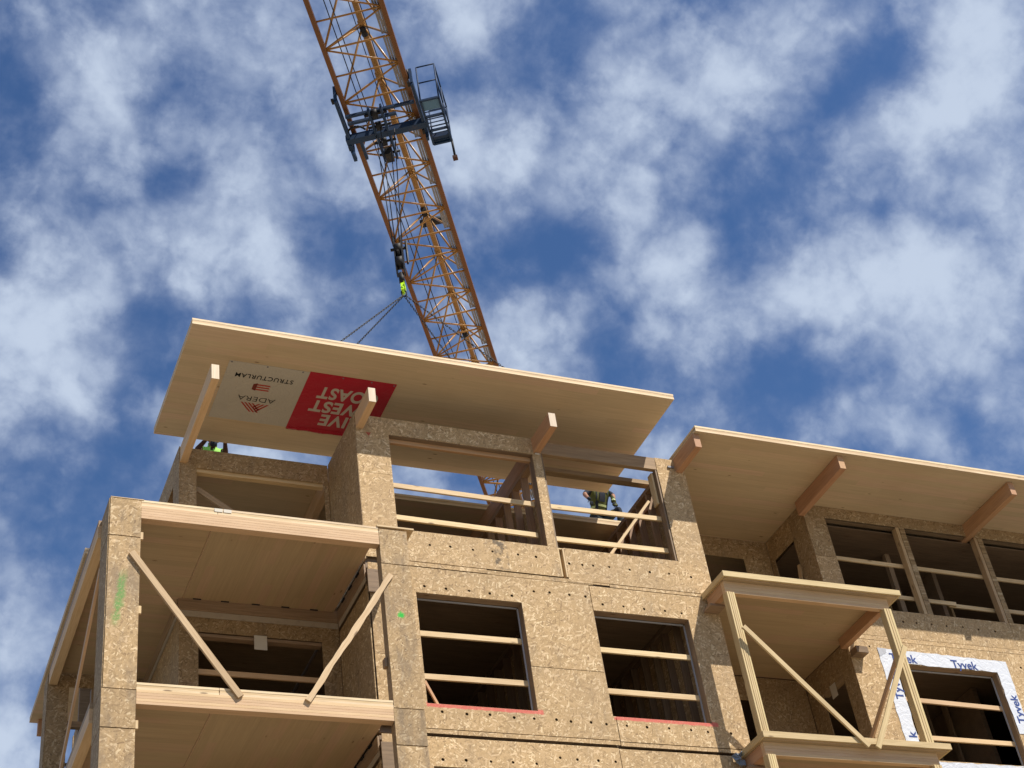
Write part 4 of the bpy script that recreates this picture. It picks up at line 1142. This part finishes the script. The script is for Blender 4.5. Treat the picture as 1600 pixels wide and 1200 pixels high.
for k in range(14):
    a, c = R(20 + k * 18), R(20 + (k + 1) * 18)
    tube_bm(bm, jp(-0.02 - 0.20 * math.sin(a), -0.60 + 0.20 * math.cos(a), ZT - 0.02), jp(-0.02 - 0.20 * math.sin(c), -0.60 + 0.20 * math.cos(c), ZT - 0.02), 0.025, 6)
bm_obj("hose_loop", bm, STEEL, TR)
# basket
bs0, bs1, bn0, bn1, bz = -0.55, 0.66, 0.86, 1.24, ZT - 0.10
BK = group_part("basket", TR)
for (a, c) in (((bs0, bn0), (bs1, bn0)), ((bs0, bn1), (bs1, bn1)), ((bs0, bn0), (bs0, bn1)), ((bs1, bn0), (bs1, bn1)), ((0.28, bn0), (0.28, bn1)), ((-0.1, bn0), (-0.1, bn1))):
    tube("floor_bar", jp(*a, bz), jp(*c, bz), 0.022, BLUE, BK, 4, True)
jbox("floor_plate", bs0, bs0 + 0.30, bn0, bn1, bz + 0.02, bz + 0.03, paint("basket_blue", (0.07, 0.16, 0.27), 0.4, 0.1, 0.2), BK)
for k in range(9):
    s = bs0 + 0.33 + k * 0.10
    jbox("grating_bar", s, s + 0.012, bn0, bn1, bz + 0.005, bz + 0.03, BLUE, BK)
jbox("kick_plate", 0.50, bs1, bn0, bn1 + 0.02, bz + 0.02, bz + 0.14, BLUE, BK)
jbox("kick_plate", bs0, bs1, bn1, bn1 + 0.012, bz + 0.02, bz + 0.10, BLUE, BK)
for a in ((bs0, bn0), (bs0, bn1), (0.1, bn1), (bs1, bn1), (bs1, bn0)):
    tube("rail_post", jp(*a, bz), jp(*a, bz + 1.05), 0.017, BLUE, BK, 6)
for z in (0.55, 1.05):
    for (a, c) in (((bs0, bn0), (bs0, bn1)), ((bs0, bn1), (bs1, bn1)), ((bs1, bn1), (bs1, bn0))):
        tube("guard_rail", jp(*a, bz + z), jp(*c, bz + z), 0.016, BLUE, BK, 6)
tube("drop_arm", jp(bs1 + 0.05, bn1, bz + 0.1), jp(bs1 + 0.22, bn1, bz - 0.28), 0.025, STEEL, BK, 6)
jbox("arm_foot", bs1 + 0.17, bs1 + 0.27, bn1 - 0.05, bn1 + 0.05, bz - 0.34, bz - 0.27, paint("rusty_iron", (0.07, 0.03, 0.02), 0.8), BK)
# hoist ropes down to the hook block
HR = thing("hoist_rope", (8.36, 0.55, 20.9), "thin wire ropes dropping from the crane trolley to the hook block", "wire rope")
for dx, dy in ((-0.07, -0.04), (0.07, -0.04), (-0.07, 0.08), (0.07, 0.08)):
    tube("rope", (8.36 + dx, 0.55 + dy, 20.75), (8.38 + dx * 2.2, 0.55 + dy * 2.2, ZT - 0.08), 0.011, ROPE, HR, 5)

# ================================================================== workers
def grow(nodes, edges, root, levels=2):
    """one continuous skinned surface along a skeleton"""
    names = list(nodes)
    me = bpy.data.meshes.new("skeleton")
    me.from_pydata([nodes[n][0] for n in names], [(names.index(a), names.index(c)) for a, c in edges], [])
    ob = bpy.data.objects.new("skeleton", me); COL.objects.link(ob)
    sk = ob.modifiers.new("skin", "SKIN"); sk.use_smooth_shade = True
    sl = me.skin_vertices[0].data if me.skin_vertices else None
    if sl is None:
        bm = bmesh.new(); bm.from_mesh(me); bm.verts.layers.skin.verify(); bm.to_mesh(me); bm.free()
        sl = me.skin_vertices[0].data
    for i, n in enumerate(names):
        r = nodes[n][1]
        sl[i].radius = r if isinstance(r, tuple) else (r, r)
        sl[i].use_root = (n == root)
    if levels:
        ss = ob.modifiers.new("sub", "SUBSURF"); ss.levels = levels; ss.render_levels = levels
    dg = bpy.context.evaluated_depsgraph_get()
    out = bpy.data.meshes.new_from_object(ob.evaluated_get(dg))
    bpy.data.objects.remove(ob); bpy.data.meshes.remove(me)
    return out
def hand_nodes(wrist, aim, side, up, tag_):
    """palm, four unequal bent fingers and a thumb leaving the side of the palm"""
    w = Vector(wrist); a = Vector(aim).normalized(); s = Vector(side).normalized(); u = Vector(up).normalized()
    chains = []
    for i, ln in enumerate((0.072, 0.082, 0.076, 0.060)):
        b0 = w + a * 0.085 + s * (-0.030 + 0.020 * i)
        b1 = b0 + a * ln * 0.55 - u * 0.008
        b2 = b1 + (a * 0.6 - u * 0.8).normalized() * ln * 0.5
        chains.append([w + a * 0.05 + s * (-0.02 + 0.013 * i), b0, b1, b2])
    chains.append([w + a * 0.03 - s * 0.02, w + a * 0.055 - s * 0.055, w + a * 0.085 - s * 0.065 - u * 0.02])
    return chains
def person(label, loc, nd, edges, mats, matmap, hands, extra_fn, face_dir):
    p = thing("person", loc, label, "worker")
    body = grow(nd, edges, "pelvis", 2)
    bm = bmesh.new(); bm.from_mesh(body)
    for wr, aim, side, up in hands:
        for ch in hand_nodes(wr, aim, side, up, ""):
            nn = {str(i): (tuple(c), 0.0105 - 0.0012 * i) for i, c in enumerate(ch)}
            fm = grow(nn, [(str(i), str(i + 1)) for i in range(len(ch) - 1)], "0", 1)
            bm.from_mesh(fm); bpy.data.meshes.remove(fm)
    me = bpy.data.meshes.new("body"); bm.to_mesh(me); bm.free()
    for x in mats: me.materials.append(x)
    segs = [(Vector(nd[a][0]), Vector(nd[c][0]), matmap.get((a, c), 0)) for a, c in edges]
    for pl in me.polygons:
        c = pl.center; best = None
        for a, e, k in segs:
            d = e - a; t = max(0, min(1, (c - a).dot(d) / max(d.length_squared, 1e-9)))
            q = (a + d * t - c).length
            if best is None or q < best[0]: best = (q, k)
        for wr, aim, side, up in hands:
            hv = c - Vector(wr)
            if hv.dot(Vector(aim).normalized()) > -0.02 and hv.length < 0.24: best = (0, mats_hand)
        pl.material_index = best[1]; pl.use_smooth = True
    o = bpy.data.objects.new("body", me); link(o, p, (0, 0, 0))
    # face
    hd = Vector(nd["head"][0]); f = Vector(face_dir).normalized(); sx = f.cross(Vector((0, 0, 1))).normalized(); up = sx.cross(f)
    for s in (-1, 1):
        bmf = bmesh.new(); bmesh.ops.create_uvsphere(bmf, u_segments=8, v_segments=6, radius=0.013, matrix=Matrix.Translation(hd + f * 0.092 + sx * 0.034 * s + up * 0.005))
        bm_obj("eye", bmf, CLOTH, p)
        bmf = bmesh.new(); bmesh.ops.create_uvsphere(bmf, u_segments=8, v_segments=6, radius=0.028, matrix=Matrix.Translation(hd + sx * 0.085 * s))
        bm_obj("ear", bmf, SKIN, p)
    bmf = bmesh.new(); bmesh.ops.create_cone(bmf, segments=6, radius1=0.018, radius2=0.008, depth=0.05, cap_ends=True, matrix=Matrix.Translation(hd + f * 0.10 - up * 0.02))
    bm_obj("nose", bmf, SKIN, p)
    bmf = bmesh.new(); bm_box(bmf, (-0.025, 0.025, -0.004, 0.004, -0.004, 0.004), Matrix.Translation(hd + f * 0.088 - up * 0.062) @ Matrix((sx, f, up)).transposed().to_4x4())
    bm_obj("mouth", bmf, RUSTD, p)
    extra_fn(p, hd, f, sx, up)
    return p
EDG = [("pelvis", "waist"), ("waist", "chest"), ("chest", "neck"), ("neck", "head"), ("head", "crown"),
       ("chest", "shL"), ("shL", "elL"), ("elL", "wrL"), ("wrL", "paL"), ("chest", "shR"), ("shR", "elR"), ("elR", "wrR"), ("wrR", "paR"),
       ("pelvis", "hipL"), ("hipL", "knL"), ("knL", "anL"), ("anL", "toL"), ("pelvis", "hipR"), ("hipR", "knR"), ("knR", "anR"), ("anR", "toR")]
def hat(p, hd, f, up, mat, name="hard_hat"):
    bmf = bmesh.new()
    M = Matrix.Translation(hd + up * 0.055) @ Matrix.Diagonal((1.0, 1.15, 0.85, 1))
    bmesh.ops.create_uvsphere(bmf, u_segments=18, v_segments=10, radius=0.125, matrix=M)
    bmesh.ops.delete(bmf, geom=[v for v in bmf.verts if v.co.z < (hd + up * 0.045).z], context="VERTS")
    for f_ in bmf.faces: f_.smooth = True
    o = bm_obj(name, bmf, mat, p)
    if name == "hard_hat":
        bmf = bmesh.new()
        bmesh.ops.create_cone(bmf, segments=18, radius1=0.155, radius2=0.145, depth=0.012, cap_ends=True, matrix=Matrix.Translation(hd + up * 0.048 + f * 0.025))
        bm_obj("hat_brim", bmf, mat, p)
def shell(name, src, inflate, keep, mat, parent):
    """garment that follows the body: part of the body surface pushed outwards"""
    bm = bmesh.new(); bm.from_mesh(src)
    bm.normal_update()
    dead = [f for f in bm.faces if not keep(f.calc_center_median())]
    bmesh.ops.delete(bm, geom=dead, context="FACES")
    for v in bm.verts: v.co += v.normal * inflate
    me = bpy.data.meshes.new(name); bm.to_mesh(me); bm.free()
    me.materials.clear(); me.materials.append(mat)
    for pl in me.polygons: pl.material_index = 0
    o = bpy.data.objects.new(name, me)
    return link(o, parent, (0, 0, 0))

# right worker: squatting at the roof edge, facing the street
mats_hand = 3
nd = {"pelvis": ((12.88, 2.80, 16.40), (0.15, 0.12)), "waist": ((12.88, 2.72, 16.56), (0.15, 0.11)), "chest": ((12.90, 2.62, 16.86), (0.165, 0.12)),
      "neck": ((12.93, 2.55, 17.09), 0.058), "head": ((12.95, 2.49, 17.22), (0.085, 0.098)), "crown": ((12.95, 2.49, 17.31), 0.07),
      "shR": ((12.67, 2.58, 16.98), 0.068), "elR": ((12.53, 2.52, 16.84), 0.050), "wrR": ((12.53, 2.40, 16.66), 0.034), "paR": ((12.54, 2.36, 16.60), 0.036),
      "shL": ((13.12, 2.58, 16.99), 0.068), "elL": ((13.14, 2.48, 16.86), 0.050), "wrL": ((13.07, 2.38, 16.66), 0.034), "paL": ((13.05, 2.35, 16.60), 0.036),
      "hipL": ((12.99, 2.76, 16.38), 0.095), "knL": ((13.22, 2.46, 16.57), 0.072), "anL": ((13.20, 2.56, 16.15), 0.05), "toL": ((13.22, 2.40, 16.09), 0.042),
      "hipR": ((12.78, 2.76, 16.38), 0.095), "knR": ((12.62, 2.50, 16.15), 0.072), "anR": ((12.66, 2.92, 16.12), 0.05), "toR": ((12.66, 3.05, 16.10), 0.042)}
mm = {("pelvis", "hipL"): 1, ("hipL", "knL"): 1, ("knL", "anL"): 1, ("pelvis", "hipR"): 1, ("hipR", "knR"): 1, ("knR", "anR"): 1, ("anL", "toL"): 4, ("anR", "toR"): 4, ("pelvis", "waist"): 1,
      ("neck", "head"): 2, ("head", "crown"): 2, ("elL", "wrL"): 2, ("elR", "wrR"): 2, ("shL", "elL"): 0, ("shR", "elR"): 0, ("wrL", "paL"): 3, ("wrR", "paR"): 3}
def dress2(p, hd, f, sx, up):
    hat(p, hd, f, up, HAT)
    src = [c for c in p.children if c.name.startswith("body")][0].data
    shell("vest", src, 0.014, lambda c: 16.50 < c.z < 17.03 and 12.70 < c.x < 13.09, OLIVE, p)
    shell("harness_strap", src, 0.024, lambda c: 16.52 < c.z < 17.04 and (12.765 < c.x < 12.81 or 12.99 < c.x < 13.035), CLOTH, p)
    shell("reflective_band", src, 0.022, lambda c: 16.635 < c.z < 16.675 and 12.72 < c.x < 13.07, TAPE, p)
    shell("chest_pouch", src, 0.030, lambda c: 16.72 < c.z < 16.93 and 12.84 < c.x < 12.97 and c.y < 2.62, CLOTH, p)
person("crouching worker in dark shirt, olive harness vest and black gloves beside the hanging panel", (12.88, 2.7, 16.05), nd, EDG,
       [CLOTH, TROU, SKIN, CLOTH, BOOT], mm,
       [((12.54, 2.36, 16.60), (0.0, -0.35, -1), (1, 0, 0), (0, -1, 0.3)), ((13.05, 2.35, 16.60), (0.0, -0.35, -1), (-1, 0, 0), (0, -1, 0.3))], dress2, (0, -1, -0.35))

# left worker: kneeling low with both arms raised to the panel edge
mats_hand = 2
nd = {"pelvis": ((5.19, 2.86, 16.30), (0.15, 0.12)), "waist": ((5.20, 2.78, 16.42), (0.15, 0.11)), "chest": ((5.21, 2.64, 16.67), (0.165, 0.12)),
      "neck": ((5.215, 2.55, 16.82), 0.058), "head": ((5.215, 2.47, 16.92), (0.085, 0.098)), "crown": ((5.215, 2.46, 17.01), 0.07),
      "shR": ((4.99, 2.58, 16.77), 0.072), "elR": ((4.90, 2.33, 16.58), 0.052), "wrR": ((5.00, 2.12, 16.64), 0.036), "paR": ((5.02, 2.07, 16.67), 0.036),
      "shL": ((5.43, 2.58, 16.77), 0.072), "elL": ((5.40, 2.33, 16.58), 0.052), "wrL": ((5.34, 2.12, 16.64), 0.036), "paL": ((5.33, 2.07, 16.67), 0.036),
      "hipL": ((5.30, 2.84, 16.28), 0.095), "knL": ((5.40, 2.46, 16.15), 0.072), "anL": ((5.36, 2.88, 16.12), 0.05), "toL": ((5.36, 3.02, 16.10), 0.042),
      "hipR": ((5.09, 2.84, 16.28), 0.095), "knR": ((5.00, 2.46, 16.15), 0.072), "anR": ((5.04, 2.88, 16.12), 0.05), "toR": ((5.04, 3.02, 16.10), 0.042)}
mm = dict(mm); mm[("elL", "wrL")] = 0; mm[("elR", "wrR")] = 0; mm[("wrL", "paL")] = 2; mm[("wrR", "paR")] = 2; mm[("neck", "head")] = 2; mm[("head", "crown")] = 3
def dress1(p, hd, f, sx, up):
    hat(p, hd, f, up, CLOTH, "hair")
    bmf = bmesh.new(); bmesh.ops.create_uvsphere(bmf, u_segments=10, v_segments=8, radius=0.07, matrix=Matrix.Translation(hd + f * 0.045 - up * 0.075) @ Matrix.Diagonal((0.95, 0.8, 0.9, 1)))
    bm_obj("beard", bmf, CLOTH, p)
    src = [c for c in p.children if c.name.startswith("body")][0].data
    shell("vest", src, 0.014, lambda c: 16.38 < c.z < 16.92 and 5.00 < c.x < 5.42 and c.y > 2.5, HIVIS, p)
person("kneeling worker in lime vest and brown sleeves reaching up to the panel edge", (5.2, 2.75, 16.05), nd, EDG,
       [BROWNC, TROU, SKIN, CLOTH, BOOT], mm,
       [((5.02, 2.07, 16.67), (0, -1, 0.1), (1, 0, 0), (0, 0, 1)), ((5.33, 2.07, 16.67), (0, -1, 0.1), (-1, 0, 0), (0, 0, 1))], dress1, (0, -1, -0.25))
